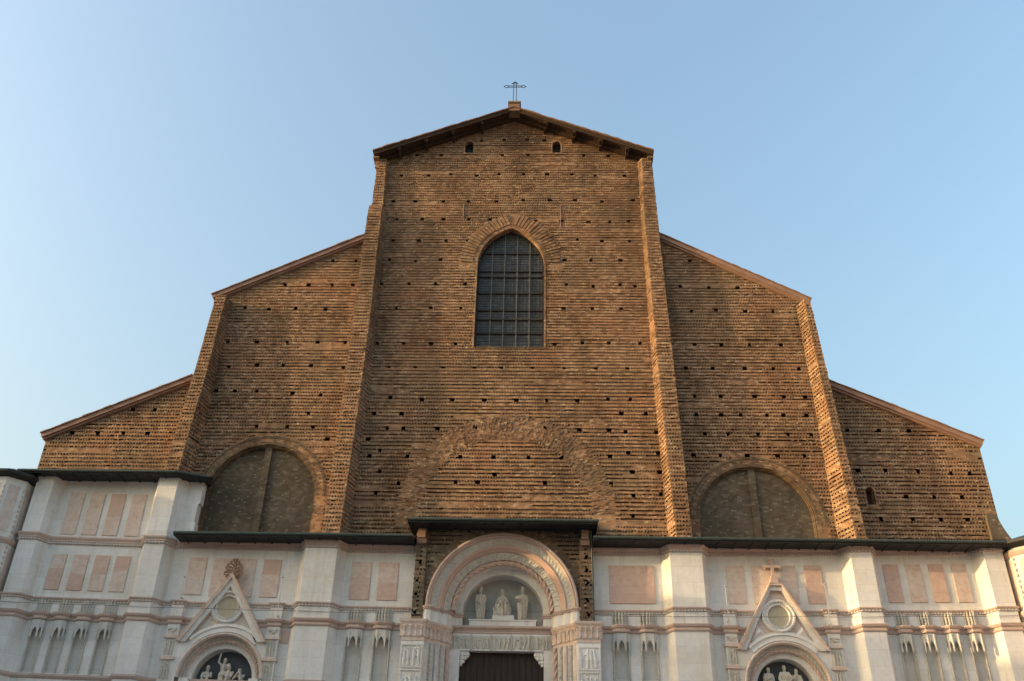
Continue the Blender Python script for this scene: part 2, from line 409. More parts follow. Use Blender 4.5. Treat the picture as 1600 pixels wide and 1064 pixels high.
# ---------- nave wall
H_NAVE = [(-7.1,49.1),(-5.3,49.1),(-0.8,49.1),(-4.3,50.6),(-2.4,50.5),(-0.7,50.6),(-8.1,47.1),(-6.1,47.1),(-4.5,47.2),(-2.6,47.1),(-1.0,47.2),(-8.5,44.7),(-6.9,44.7),(-4.9,44.7),(-3.1,44.7),(-1.1,44.7),(-8.1,43.0),(-6.3,43.0),(-4.8,43.0),(-3.0,43.0),(-1.5,43.0),(-8.2,41.1),(-6.4,41.1),(-4.5,41.1),(-3.0,41.1),(1.0,50.6),(2.3,50.5),(4.5,50.5),(1.1,49.1),(5.2,49.1),(7.0,49.0),(0.8,47.2),(2.5,47.2),(4.3,47.2),(6.0,47.1),(8.1,47.1),(0.8,44.8),(2.7,44.8),(4.5,44.8),(6.4,44.7),(8.6,44.8),(1.7,42.9),(3.5,42.9),(5.4,42.8),(6.9,42.8),(8.2,42.9),(2.9,41.1),(4.6,41.2),(6.3,41.1),(8.2,41.1),(-8.3,39.5),(-6.5,39.4),(-4.8,39.5),(-3.1,39.5),(-8.7,37.5),(-6.8,37.5),(-5.0,37.5),(-3.0,37.5),(-7.5,35.5),(-5.2,35.5),(-3.2,35.5),(-8.5,32.9),(-6.8,32.9),(-5.0,32.9),(-3.4,32.9),(-7.6,31.1),(-5.9,31.1),(-4.1,31.1),(-2.1,31.1),(-0.4,31.1),(3.7,39.5),(5.5,39.5),(7.5,39.5),(3.8,37.5),(5.6,37.4),(7.4,37.5),(8.4,37.4),(3.6,35.5),(5.5,35.5),(7.4,35.5),(3.0,32.9),(4.8,33.0),(6.5,33.0),(8.5,33.0),(1.6,31.1),(3.6,31.1),(5.6,31.1),(7.6,31.1),(-7.3,28.9),(-5.3,28.8),(-3.4,28.8),(-1.4,28.8),(-8.2,27.8),(-6.5,27.8),(-7.3,26.8),(-6.3,26.7),(-4.2,26.8),(-1.9,26.9),(-8.4,26.0),(-7.6,25.3),(-8.2,24.9),(-5.9,24.9),(-2.7,24.9),(-0.7,24.9),(-7.5,23.9),(-6.3,23.1),(-2.9,23.2),(-1.6,23.2),(-0.6,23.7),(-7.6,22.5),(0.6,28.7),(2.5,28.8),(4.4,28.8),(6.3,28.9),(7.7,28.9),(7.1,27.9),(8.6,27.9),(2.4,26.9),(4.5,26.8),(6.3,26.8),(7.3,26.6),(9.2,26.6),(7.4,25.3),(9.2,25.3),(1.4,24.9),(3.4,24.9),(6.3,25.0),(7.6,24.0),(9.2,24.0),(6.3,23.3),(2.4,23.2),(7.6,22.5),(9.2,22.6),(7.5,21.3)]
Pfront = lambda u, z, d: (u, -d, z)
WX, WZS, WHW, WC = 0.04, 39.12, 2.27, 0.986
win_cut = cut_pointed(WX, WZS, WHW, WC, 32.57)
def cut_band_circle(cx, cz, R_, z0): return cut_arch(cx, cz, R_, z0)
def rake_x(s): return lambda z: s * min(9.6, max(0.0, (52.56 - z) / 0.429))
nw = MB(); holes_mb = MB()
attic = [cut_arch(-3.27, 50.12, 0.31, 49.2), cut_arch(3.2, 50.12, 0.31, 49.2)]
# the ring of radiating bricks round the window and the old relieving arch carry no projecting courses
bare_win = Cut(38.6, 43.5, lambda z: (WX - (math.sqrt(max(0, 4.55 ** 2 - (z - 39.06) ** 2)) - 0.98), WX + (math.sqrt(max(0, 4.55 ** 2 - (z - 39.06) ** 2)) - 0.98)))
class Ring:
    """left and right limb of a masonry ring as two cuts"""
def ring_cuts(cx, cz, ri, ro, z0):
    o = lambda z: math.sqrt(max(0, ro * ro - (z - cz) ** 2)); i = lambda z: math.sqrt(max(0, ri * ri - (z - cz) ** 2))
    return [Cut(z0, cz + ro, lambda z: (cx - o(z), cx - i(z))), Cut(z0, cz + ro, lambda z: (cx + i(z), cx + o(z)))]
bare = [bare_win] + ring_cuts(0.1, 21.2, 5.1, 6.4, 20.5)
coursed(nw, Pfront, 16.0, 31.0, const(-9.6), const(10.0), [win_cut, cut_arch(0.08, 15.6, 3.3, 15.0)], bare, hsz([p for p in H_NAVE if p[1] < 31.0], 5), seed=11, hb=holes_mb)
coursed(nw, Pfront, 31.0, 40.0, const(-9.6), const(10.0), [win_cut], bare, hsz([p for p in H_NAVE if 31.0 <= p[1] < 40.0], 7), seed=13, hb=holes_mb, row=0.225, rough=0.7)
coursed(nw, Pfront, 40.0, 52.5, rake_x(-1), rake_x(1), [win_cut] + attic, bare, hsz([p for p in H_NAVE if p[1] >= 40.0], 6), seed=12, hb=holes_mb, rough=0.6, row=0.22)
nw.quad((-1.2, 0.004, 26.0), (1.4, 0.004, 26.0), (1.4, 0.004, 26.7), (-1.2, 0.004, 26.7))
nave = part(nw, 'nave_wall', BRICK)
hb_o = holes_mb.build('putlog_hole', HOLE, nave); hb_o['kind'] = 'stuff'

def wedge_ring(mb, cx, cz, r0, r1, a0, a1, wid, rn, dmin, dmax, y=0.0, jr=0.0, gap=0.06):
    """one ring of radiating bricks"""
    n = max(1, int(abs(rad(a1 - a0)) * (r0 + r1) / 2 / wid))
    for i in range(n):
        t0 = rad(a0 + (a1 - a0) * (i + gap) / n); t1 = rad(a0 + (a1 - a0) * (i + 1 - gap) / n)
        d = rn.uniform(dmin, dmax); ra = r0 + rn.uniform(-jr, 0) * 0.3; rb = r1 + rn.uniform(-jr, jr)
        q = []
        for yy in (y - d, y + 0.02):
            for r, t in ((ra, t0), (ra, t1), (rb, t1), (rb, t0)): q.append((cx + r * math.cos(t), yy, cz + r * math.sin(t)))
        mb.add(q, [(0, 1, 2, 3), (0, 1, 5, 4), (1, 2, 6, 5), (2, 3, 7, 6), (3, 0, 4, 7)])
rn = random.Random(4)
va = MB(); RP = WHW + WC; aA = math.degrees(math.acos(WC / RP))
for cx, a0, a1 in ((WX - WC, 0, aA), (WX + WC, 180 - aA, 180)):
    wedge_ring(va, cx, WZS, RP + 0.02, RP + 0.3, a0, a1, 0.13, rn, 0.02, 0.04, gap=0.08)
    wedge_ring(va, cx, WZS, RP + 0.34, RP + 1.2, a0 + (2 if a0 < 90 else 0), a1 - (0 if a0 < 90 else 2), 0.25, rn, 0.05, 0.1, jr=0.16, gap=0.15)
tag(part(va, 'window_arch', BRICK, nave), 'ring of radiating bricks over the tall window')
for x, z0, z1 in ((-3.42, 43.1, 44.4), (3.45, 42.2, 44.3)):
    q = MB(); q.box(x - 0.035, x + 0.035, -0.06, 0.02, z0, z1); part(q, 'lit_slot_edge', BRICK_RIM if False else STUCCO, nave)  # raised pale bars paint the lit edges of shallow wall slots
ra = MB()
for k in range(1150):
    t = rad(rn.uniform(1, 179)); R0 = rn.uniform(4.95, 6.55); wd, ln, d = rn.uniform(0.05, 0.09), rn.uniform(0.1, 0.26), rn.uniform(0.01, 0.055)
    e, n_ = Vector((math.cos(t), 0, math.sin(t))), Vector((-math.sin(t), 0, math.cos(t))); c = Vector((0.1, 0, 21.2)) + e * R0; q = []
    for yy in (-d, 0.01):
        for i_, j_ in ((-1, -1), (1, -1), (1, 1), (-1, 1)): v_ = c + e * (i_ * ln / 2) + n_ * (j_ * wd / 2); q.append((v_.x, yy, v_.z))
    ra.add(q, [(0, 1, 2, 3), (0, 1, 5, 4), (1, 2, 6, 5), (2, 3, 7, 6), (3, 0, 4, 7)])
tag(part(ra, 'relieving_arch', BRICK, nave), 'old round arch bonded into the brick wall')
# shallow vertical slots at the wall's edges
# ---------- nave window
wroot = MB()
def pointed_frames(y, extra=0.0, n=20):
    out = []
    for i in range(4): out.append(((WX + WHW + extra, y, 32.57 + (WZS - 32.57) * i / 4), (1, 0, 0), (0, -1, 0)))
    for i in range(n + 1):
        a = rad(aA * i / n); out.append(((WX - WC + (RP + extra) * math.cos(a), y, WZS + (RP + extra) * math.sin(a)), (math.cos(a), 0, math.sin(a)), (0, -1, 0)))
    for i in range(n + 1):
        a = rad(180 - aA + aA * i / n); out.append(((WX + WC + (RP + extra) * math.cos(a), y, WZS + (RP + extra) * math.sin(a)), (math.cos(a), 0, math.sin(a)), (0, -1, 0)))
    for i in range(4): out.append(((WX - WHW - extra, y, WZS - (WZS - 32.57) * (i + 1) / 4), (-1, 0, 0), (0, -1, 0)))
    return out
rv = MB(); rv.sweep(pointed_frames(0.0), [(0.12, 0.03), (0.0, 0.03), (0.0, -0.62)], caps=False)
rv.quad((WX - WHW, -0.03, 32.57), (WX + WHW, -0.03, 32.57), (WX + WHW, 0.62, 32.57), (WX - WHW, 0.62, 32.57))
win = empty('window', '', ''); del win['label'], win['category']; win.parent = church
part(rv, 'window_reveal', BRICK, win)
def pointed_half(z): return WHW if z <= WZS else max(0.02, math.sqrt(max(0, RP * RP - (z - WZS) ** 2)) - WC)
pg = MB(); zs = [32.57 + i * 0.25 for i in range(38)] + [42.05]
for a, b in zip(zs[:-1], zs[1:]): pg.quad((WX - pointed_half(a), 0.55, a), (WX + pointed_half(a), 0.55, a), (WX + pointed_half(b), 0.55, b), (WX - pointed_half(b), 0.55, b))
part(pg, 'window_glass', GLASS, win)
fb_ = MB()
for x in (-1.29, -0.43, 0.43, 1.29):
    top = WZS + math.sqrt(RP ** 2 - (abs(x) + WC) ** 2); fb_.box(WX + x - 0.035, WX + x + 0.035, 0.46, 0.54, 32.57, top)
part(fb_, 'upright_bars', plain_mat('pale_iron_bar', (0.11, 0.11, 0.1), (0.15, 0.145, 0.135), 4, 0.6), win)
fr = MB()
for z, h in ((40.35, .018), (38.85, .018), (38.4, .05), (37.05, .045), (35.65, .018), (34.95, .05), (33.85, .03), (32.62, .03)):
    q = pointed_half(z); fr.box(WX - q, WX + q, 0.44, 0.545, z - h, z + h)
fr.sweep(pointed_frames(0.5, -0.05), [(0.05, 0.06), (-0.05, 0.06), (-0.05, -0.04)], caps=False)
part(fr, 'window_bars', plain_mat('grey_iron_bar', (0.025, 0.024, 0.022), (0.045, 0.042, 0.038), 4, 0.6), win)
ld = MB()
for i in range(45):
    z = 32.75 + i * 0.205; q = pointed_half(z)
    if z < 41.9: ld.box(WX - q, WX + q, 0.53, 0.548, z - 0.009, z + 0.009)
for i in range(21):
    x = -2.15 + i * 0.215
    if abs(x) < WHW: ld.box(WX + x - 0.007, WX + x + 0.007, 0.532, 0.549, 32.6, WZS + math.sqrt(max(0, RP ** 2 - (abs(x) + WC) ** 2)))
part(ld, 'window_leading', IRON, win)
for x in (-3.27, 3.2):
    a = MB(); a.sweep([((x + 0.31, 0, 49.2), (1, 0, 0), (0, -1, 0))] + arc(x, 50.12, 0.31, 0, 0, 180, 14) + [((x - 0.31, 0, 49.2), (-1, 0, 0), (0, -1, 0))], [(0.09, 0.02), (0, 0.02), (0, -0.4)], caps=False)
    a.box(x - 0.45, x + 0.45, -0.1, 0.3, 49.1, 49.2)
    ao = part(a, 'attic_window', BRICK)
    b = MB(); b.box(x - 0.4, x + 0.4, 0.35, 0.4, 49.1, 50.5); part(b, 'opening_shade_sheet', DARK, ao)  # black sheet set close behind the arch, painting the shade inside
    b = MB()
    for i in range(4): b.box(x - 0.24 + i * 0.16 - 0.012, x - 0.24 + i * 0.16 + 0.012, 0.1, 0.13, 49.2, 49.62)
    b.box(x - 0.31, x + 0.31, 0.1, 0.13, 49.6, 49.63); part(b, 'railing', IRON, ao)

# ---------- aisle walls (middle tier) and chapel walls (lower tier)
H_LA = [(-18.3,32.9),(-16.4,32.9),(-14.4,32.9),(-12.4,32.9),(-10.6,32.9),(-17.9,31.0),(-16.1,31.1),(-14.4,31.1),(-12.6,31.1),(-10.5,31.0),(-18.4,29.2),(-17.2,29.2),(-15.8,29.2),(-13.5,29.1),(-11.7,29.0),(-12.3,27.7),(-15.4,26.8),(-13.5,26.8),(-11.9,26.8),(-10.9,26.0),(-12.2,39.4),(-10.6,39.4),(-15.2,37.4),(-13.6,37.4),(-12.0,37.4),(-10.6,37.4),(-17.6,35.5),(-16.0,35.4),(-14.2,35.5),(-12.2,35.4)]
H_RA = [(12.2,39.5),(11.4,37.4),(13.3,37.3),(15.2,37.3),(12.0,35.4),(13.6,35.5),(15.5,35.4),(17.3,35.4),(12.0,32.9),(13.7,32.9),(15.5,32.9),(17.5,32.9),(11.3,31.1),(13.0,31.1),(15.0,31.1),(16.8,31.1),(18.4,31.1),(11.7,29.1),(13.3,29.1),(15.4,29.1),(17.2,29.1),(18.5,29.1),(11.7,27.9),(13.2,27.9),(14.4,27.8),(16.0,27.9),(17.0,27.9),(18.4,27.9),(12.1,26.6),(13.5,26.5),(15.3,26.5),(17.1,26.5),(18.5,26.6),(11.3,25.2),(12.9,25.2),(14.5,25.2),(16.3,25.2),(17.9,25.2)]
H_RC = [(20.7,26.9),(22.6,26.9),(24.4,26.9),(20.9,24.2),(22.5,24.2),(24.4,24.2),(26.3,24.1),(27.4,24.1),(23.4,22.6),(25.0,22.6),(26.6,22.6),(21.7,21.2),(23.5,21.2),(25.1,21.3),(26.6,21.3)]
H_LC = [(-23.4,27.9),(-22.0,27.9),(-25.2,26.2),(-23.6,26.2),(-22.1,26.3),(-26.8,26.2)]
LUN = {-1: (-14.45, 22.3, 3.15), 1: (14.65, 21.1, 3.22)}
for s, H in ((-1, H_LA), (1, H_RA)):
    cx, zs_, r = LUN[s]; m = MB(); hm = MB()
    lo, hi = (-19.4, -9.7) if s < 0 else (9.9, 19.6)
    top = lambda x: 41.3 - (abs(x) - 10.25) * 0.535
    edge = lambda z: s * min(19.4 if s < 0 else 19.6, max(9.8, 10.25 + (41.05 - z) / 0.535))
    c = [cut_arch(cx, zs_, r + 0.12, 15.0)]; b = [cut_arch(cx, zs_, r + 0.75, 15.0)]
    if s < 0: coursed(m, Pfront, 16.0, 41.2, edge, const(-9.7), c, b, hsz(H, 8), seed=21, hb=hm, row=0.235)
    else: coursed(m, Pfront, 16.0, 41.2, const(9.8), edge, c, b, hsz(H, 9), seed=22, hb=hm, row=0.235)
    o = part(m, 'aisle_wall', BRICK); h = hm.build('putlog_hole', HOLE, o); h['kind'] = 'stuff'
    # blind lunette
    L = empty('blind_lunette', '', ''); del L['label'], L['category']; L.parent = church
    q = MB()
    if s < 0: q.box(cx - r - 0.4, cx + r + 0.4, 0.42, 0.6, 15.5, zs_ + r + 0.3)
    else: q.box(cx - r - 0.4, cx + r + 0.4, 0.35, 0.55, 15.5, zs_ + r + 0.3)
    part(q, 'brick_infill', BRICK_GREY, L)
    q = MB(); q.box(cx - 0.2, cx + 0.2, 0.18, 0.42, 15.5, zs_ + r - 0.02); part(q, 'mullion', BRICK_GREY, L)
    q = MB(); rn = random.Random(31 + s)
    legs0 = [((cx + r, 0, 15.6), (1, 0, 0), (0, -1, 0))]; legs1 = [((cx - r, 0, 15.6), (-1, 0, 0), (0, -1, 0))]
    q.sweep(legs0 + arc(cx, zs_, r, 0, 0, 180, 60) + legs1, [(0.16, 0.0), (0.14, -0.1), (0.06, -0.1), (0.05, -0.2), (0.0, -0.2), (0.0, -0.5)], caps=False)
    for k, (ra_, rb_, dd) in enumerate(((r + 0.13, r + 0.29, 0.0), (r + 0.34, r + 0.5, -0.01), (r + 0.56, r + 0.7, 0.03))):
        wedge_ring(q, cx, zs_, ra_, rb_, 0 if s < 0 else -4, 180, 0.13, rn, dd, dd + 0.02)
    part(q, 'archivolt', BRICK_RIM, L)
for s, H in ((-1, H_LC), (1, H_RC)):
    m = MB(); hm = MB()
    ze = lambda z: min(28.3, max(19.3, 20.15 + (29.8 - z) / 0.482)) 
    if s < 0:
        coursed(m, Pfront, 18.5, 30.2, lambda z: -ze(z) if z > 25.9 else -28.3, const(-18.9), (), (), hsz(H, 10), seed=23, hb=hm, rough=0.5)
    else:
        sl_c = [cut_arch(21.35, 22.95, 0.24, 22.1)]
        coursed(m, Pfront, 15.0, 30.2, const(19.0), lambda z: ze(z) if z > 25.9 else 28.35, sl_c, (), hsz(H, 13), seed=24, hb=hm, rough=1.3)
    o = part(m, 'chapel_wall', BRICK); h = hm.build('putlog_hole', HOLE, o); h['kind'] = 'stuff'
    # side return of the wall, running back along the church
    m = MB(); x = s * 28.3
    coursed(m, lambda u, z, d, x=x, s=s: (x + s * d, u, z), 0.0, 25.9, const(0.0), const(24.0), seed=25, row=0.5)
    part(m, 'side_wall', BRICK)
a = MB(); a.sweep([((21.35 + 0.24, 0, 22.1), (1, 0, 0), (0, -1, 0))] + arc(21.35, 22.95, 0.24, 0, 0, 180, 14) + [((21.35 - 0.24, 0, 22.1), (-1, 0, 0), (0, -1, 0))], [(0.1, 0.015), (0, 0.015), (0, -0.6)], caps=False)
a.box(21.0, 21.7, -0.03, 0.2, 22.0, 22.1)
ao = part(a, 'slit_window', BRICK); b = MB(); b.box(21.0, 21.7, 0.55, 0.6, 22.0, 23.3); part(b, 'opening_shade_sheet', HOLE, ao)  # dark sheet at the back paints the shade within the slit
# curved foot at the right-hand end of the chapel wall
a = MB(); pts = []
for i in range(9):
    t = i / 8; pts.append((28.3 + 0.5 * t ** 1.6 - 0.1, 21.5 - 1.5 * t))
a.prism([(27.6, 21.5)] + pts + [(27.6, 20.0)], -0.25, 0.1); part(a, 'curved_foot', BRICK_PORTAL)

# ---------- buttresses: front with projecting courses, two splayed cheeks
def buttress(x0, x1, f0, f1, D, z0, z1, seed, name='buttress', label=None):
    """x0, x1: front edges over height; f0, f1: feet of the cheeks on the wall; D: projection over height"""
    m = MB()
    coursed(m, lambda u, z, d: (u, -D(z) - d, z), z0, z1, x0, x1, seed=seed, rough=0.7)
    coursed(m, lambda u, z, d: (f0(z) + (x0(z) - f0(z)) * u - d, -D(z) * u - d * 0.3, z), z0, z1, const(0.0), const(1.0), seed=seed + 1, pitch=0.185)
    coursed(m, lambda u, z, d: (x1(z) + (f1(z) - x1(z)) * u + d, -D(z) * (1 - u) - d * 0.3, z), z0, z1, const(0.0), const(1.0), seed=seed + 2, pitch=0.185)
    zt = z1; m.add([(f0(zt), 0, zt), (x0(zt), -D(zt), zt), (x1(zt), -D(zt), zt), (f1(zt), 0, zt)], [(0, 1, 2, 3)])
    o = part(m, name, BRICK)
    if label: o['label'] = label
    return o
Dn = lin((18, 1.15), (34, 0.95), (43.6, 0.85)); Dnu = lin((43.6, 0.5), (48.6, 0.42))
buttress(lin((19, -10.22), (28, -10.07), (40, -10.06), (43.6, -9.98)), lin((19, -9.22), (27.5, -9.03), (34, -8.98), (43.6, -9.08)), lin((19, -10.35), (44, -10.15)), lin((21, -8.85), (30, -8.65), (43.6, -8.85)), Dn, 19.0, 43.6, 41)
buttress(lin((43.6, -9.85), (48.3, -9.85)), lin((43.6, -9.1), (48.6, -9.3)), const(-9.98), const(-9.1), Dnu, 43.6, 48.3, 44)
buttress(lin((19.6, 9.74), (29.5, 9.44), (42.3, 9.22), (48.5, 9.36)), lin((19.6, 10.63), (29.5, 10.42), (41, 10.14), (48.2, 10.03)), lin((20, 9.45), (30, 9.2), (43, 9.1), (49, 9.1)), lin((20, 10.75), (48, 10.1)), lin((18, 1.1), (43, 0.8), (48.6, 0.5)), 19.0, 48.3, 47)
Do = lin((18, 1.35), (28, 1.15), (35.5, 0.85))
buttress(lin((22, -20.1), (29.6, -19.62), (35.5, -19.4)), lin((23, -19.18), (29.3, -18.86), (35.3, -18.74)), lin((22, -20.25), (35.5, -19.6)), lin((22, -18.75), (30, -18.6), (35.5, -18.6)), Do, 22.6, 35.9, 51)
buttress(lin((19.6, 19.62), (29.6, 19.3), (35.4, 19.16)), lin((19.6, 20.2), (28.7, 19.82), (35.4, 19.55)), lin((19.6, 19.05), (30, 18.98), (36, 18.85)), lin((19.6, 20.35), (36, 19.65)), Do, 19.0, 35.8, 54)

# ---------- roofs and copings
def coping(x0, z0, x1, z1, name, back, th=0.27):
    """stucco band up a gable side with its tiles, and the roof plane running back"""
    m = MB(); d = Vector((x1 - x0, 0, z1 - z0)).normalized(); up = Vector((-d.z, 0, d.x)); up = up if up.z > 0 else -up
    a, b = Vector((x0, 0, z0)), Vector((x1, 0, z1))
    P_ = [a, b, b - up * th, a - up * th]; m.prism([(p.x, p.z) for p in P_], -0.3, 0.25)
    P_ = [a - up * th, b - up * th, b - up * (th + 0.12), a - up * (th + 0.12)]; m.prism([(p.x, p.z) for p in P_], -0.17, 0.2)
    o = part(m, name, STUCCO)
    t = MB(); rn = random.Random(int(abs(x0) * 10)); L = (b - a).length; n = int(L / 0.42)
    for i in range(n):
        p = a + d * (L * i / n); q = a + d * (L * (i + 1.08) / n); h = 0.06 + rn.uniform(-0.012, 0.02)
        t.prism([(p.x, p.z), (q.x, q.z), ((q + up * h).x, (q + up * h).z), ((p + up * h).x, (p + up * h).z)], -0.38 + rn.uniform(-0.02, 0.02), 0.5)
    part(t, 'edge_tiles', TILE, o)
    r = MB(); r.quad((x0, 0.25, z0 - 0.02), (x1, 0.25, z1 - 0.02), (x1, back, z1 - 0.02), (x0, back, z0 - 0.02)); part(r, 'roof_slope', TILE, o)
coping(-28.6, 26.05, -20.0, 30.2, 'chapel_coping', 24)
coping(28.55, 26.1, 20.0, 30.15, 'chapel_coping', 24)
coping(-19.95, 36.32, -10.1, 41.45, 'aisle_coping', 40)
coping(19.85, 36.18, 10.1, 41.62, 'aisle_coping', 40)
nr = MB(); FY = -1.05
SL = 0.429
def roof_z(x): return 52.86 - SL * abs(x)
for s in (-1, 1):
    xe = s * 10.12
    q = [(0, roof_z(0)), (xe, roof_z(xe)), (xe, roof_z(xe) - 0.16), (0, roof_z(0) - 0.16)]
    nr.prism(q, FY, 40)
roof = part(nr, 'nave_roof', WOOD)
t = MB(); rn = random.Random(77)
for s in (-1, 1):
    for i in range(26):
        x0, x1 = s * 10.17 * i / 26, s * 10.17 * (i + 1.06) / 26; h = 0.085 + rn.uniform(-0.02, 0.025)
        t.prism([(x0, roof_z(x0) + 0.004), (x1, roof_z(x1) + 0.004), (x1, roof_z(x1) + h), (x0, roof_z(x0) + h)], FY - 0.1 + rn.uniform(-0.03, 0.02), 40)
part(t, 'roof_tiles', TILE, roof)
t = MB()
for s in (-1, 1):   # barge boards below the verge
    t.prism([(0, roof_z(0) - 0.17), (s * 10.0, roof_z(10.0) - 0.17), (s * 10.0, roof_z(10.0) - 0.44), (0, roof_z(0) - 0.44)], -0.32, -0.05)
    t.prism([(0, roof_z(0) - 0.17), (s * 10.08, roof_z(10.08) - 0.17), (s * 10.08, roof_z(10.08) - 0.32), (0, roof_z(0) - 0.30)], FY + 0.02, FY + 0.1)
part(t, 'barge_board', WOOD, roof)
for s in (-1, 1):
    for x in (2.35, 4.45, 6.4, 8.3):
        t = MB(); x *= s; z = roof_z(x) - 0.17
        t.box(x - 0.11, x + 0.11, -0.95, 0.3, z - 0.34, z - 0.06); t.box(x - 0.1, x + 0.1, -0.55, 0.2, z - 0.5, z - 0.34)
        part(t, 'bracket', WOOD, roof)
    t = MB(); x = s * 9.75; t.box(min(x, x + s * 0.42), max(x, x + s * 0.42), -0.75, 40, roof_z(10.2) - 0.34, roof_z(10.2) - 0.2)
    for k in range(10): t.box(min(x, x + s * 0.3), max(x, x + s * 0.3), -0.4 + k * 0.8, -0.22 + k * 0.8, roof_z(10.2) - 0.95, roof_z(10.2) - 0.34)
    part(t, 'eave_corbels', BRICK, roof)
t = MB(); t.box(-0.36, 0.44, -1.1, -0.3, 52.5, 53.26); t.box(-0.44, 0.52, -1.18, -0.22, 53.26, 53.4); t.box(-0.2, 0.28, -0.95, -0.45, 53.4, 53.5)
tag(part(t, 'ridge_pedestal', plain_mat('ochre_block', (0.19, 0.125, 0.08), (0.28, 0.18, 0.11), 3), roof), 'small square block carrying the cross')
# clerestory walls behind the front
t = MB()
for s in (-1, 1): t.quad((s * 9.7, 0.0, 30), (s * 9.7, 40, 30), (s * 9.7, 40, 48.8), (s * 9.7, 0, 48.8)); t.quad((s * 19.5, 0, 24), (s * 19.5, 40, 24), (s * 19.5, 40, 36.2), (s * 19.5, 0, 36.2))
part(t, 'clerestory_wall', BRICK)

# ---------- iron cross on the ridge
cr = empty('iron_cross', 'thin openwork iron cross standing on the ridge block at the very top of the gable', 'cross', (0.035, -0.7, 53.5))
def cpart(name, segs, rr=0.028):
    m = MB()
    for p in segs: m.tube([(x, 0, z) for x, z in p], rr, 6)
    m.build(name, IRON, cr)
cpart('shaft', [[(-0.12, 0.12), (-0.1, 2.2)], [(0.12, 0.12), (0.1, 2.2)], [(-0.12, 0.12), (-0.07, 0.02), (0, 0.0), (0.07, 0.02), (0.12, 0.12)]])
cpart('crossbar', [[(-0.6, 1.86), (0.6, 1.86)], [(-0.6, 2.0), (0.6, 2.0)]])
for pts in ([[(-0.85, 1.93), (-0.62, 2.08), (-0.5, 1.93), (-0.62, 1.78), (-0.85, 1.93)]], [[(0.85, 1.93), (0.62, 2.08), (0.5, 1.93), (0.62, 1.78), (0.85, 1.93)]], [[(-0.24, 2.24), (0, 2.44), (0.24, 2.24), (0, 2.2), (-0.24, 2.24)], [(-0.1, 2.28), (0, 2.36), (0.1, 2.28)]]):
    cpart('finial', pts)

# ================================================================== MARBLE CLADDING
YW, YP = -0.6, -1.3
PIL = {-1: [(-27.32, -26.31), (-20.1, -18.98), (-10.94, -9.17)], 1: [(9.27, 11.03), (19.15, 20.3), (26.38, 27.41)]}
STRIP = {-1: [(-17.95, -17.3), (-12.5, -11.85)], 1: [(11.95, 12.6), (17.35, 18.0)]}
SP = 0.4
def plan(s, strips, x_from=None, x_to=None):
    it = [(a, b, YP, SP) for a, b in PIL[s]] + ([(a, b, YW - 0.32, 0.02) for a, b in STRIP[s]] if strips else [])
    it.sort(); pl = [(-28.4 if s < 0 else 5.0, YW)]
    for a, b, y, sp in it: pl += [(a - sp, YW), (a, y), (b, y), (b + sp, YW)]
    pl.append((-4.95 if s < 0 else 28.4, YW))
    return pl
SIDE = {-1: dict(gx=-14.87, ax=-14.7, az=11.71, R=2.35, ri=1.6), 1: dict(gx=14.9, ax=14.98, az=11.76, R=2.29, ri=1.5)}
NICHES = {-1: [(-25.15, .78), (-23.93, .78), (-22.71, .78), (-21.42, .78), (-7.83, .95), (-6.32, .95)], 1: [(6.47, .93), (7.95, .93), (21.5, .76), (22.72, .76), (23.98, .76), (25.17, .76)]}
PANELS = {-1: [(-25.5, -24.66, 16.05, 18.06), (-24.22, -23.38, 16.05, 18.06), (-23.0, -22.16, 16.05, 18.06), (-21.8, -20.98, 16.05, 18.06),
               (-25.42, -24.58, 19.25, 21.77), (-24.2, -23.36, 19.25, 21.77), (-22.98, -22.14, 19.25, 21.77), (-21.72, -20.9, 19.25, 21.77),
               (-17.57, -16.6, 16.02, 18.1), (-16.18, -13.8, 15.98, 18.1), (-13.35, -12.38, 16.0, 18.1), (-11.78, -11.38, 13.55, 14.22), (-8.37, -7.28, 15.98, 18.07), (-6.82, -5.76, 15.98, 18.07)],
          1: [(5.95, 8.42, 15.98, 18.07), (12.42, 13.35, 16.0, 18.1), (13.82, 16.21, 16.0, 18.1), (16.7, 17.62, 16.0, 18.1),
              (21.02, 21.82, 16.05, 18.14), (22.27, 23.07, 16.05, 18.14), (23.52, 24.3, 16.05, 18.14), (24.76, 25.55, 16.05, 18.14)]}
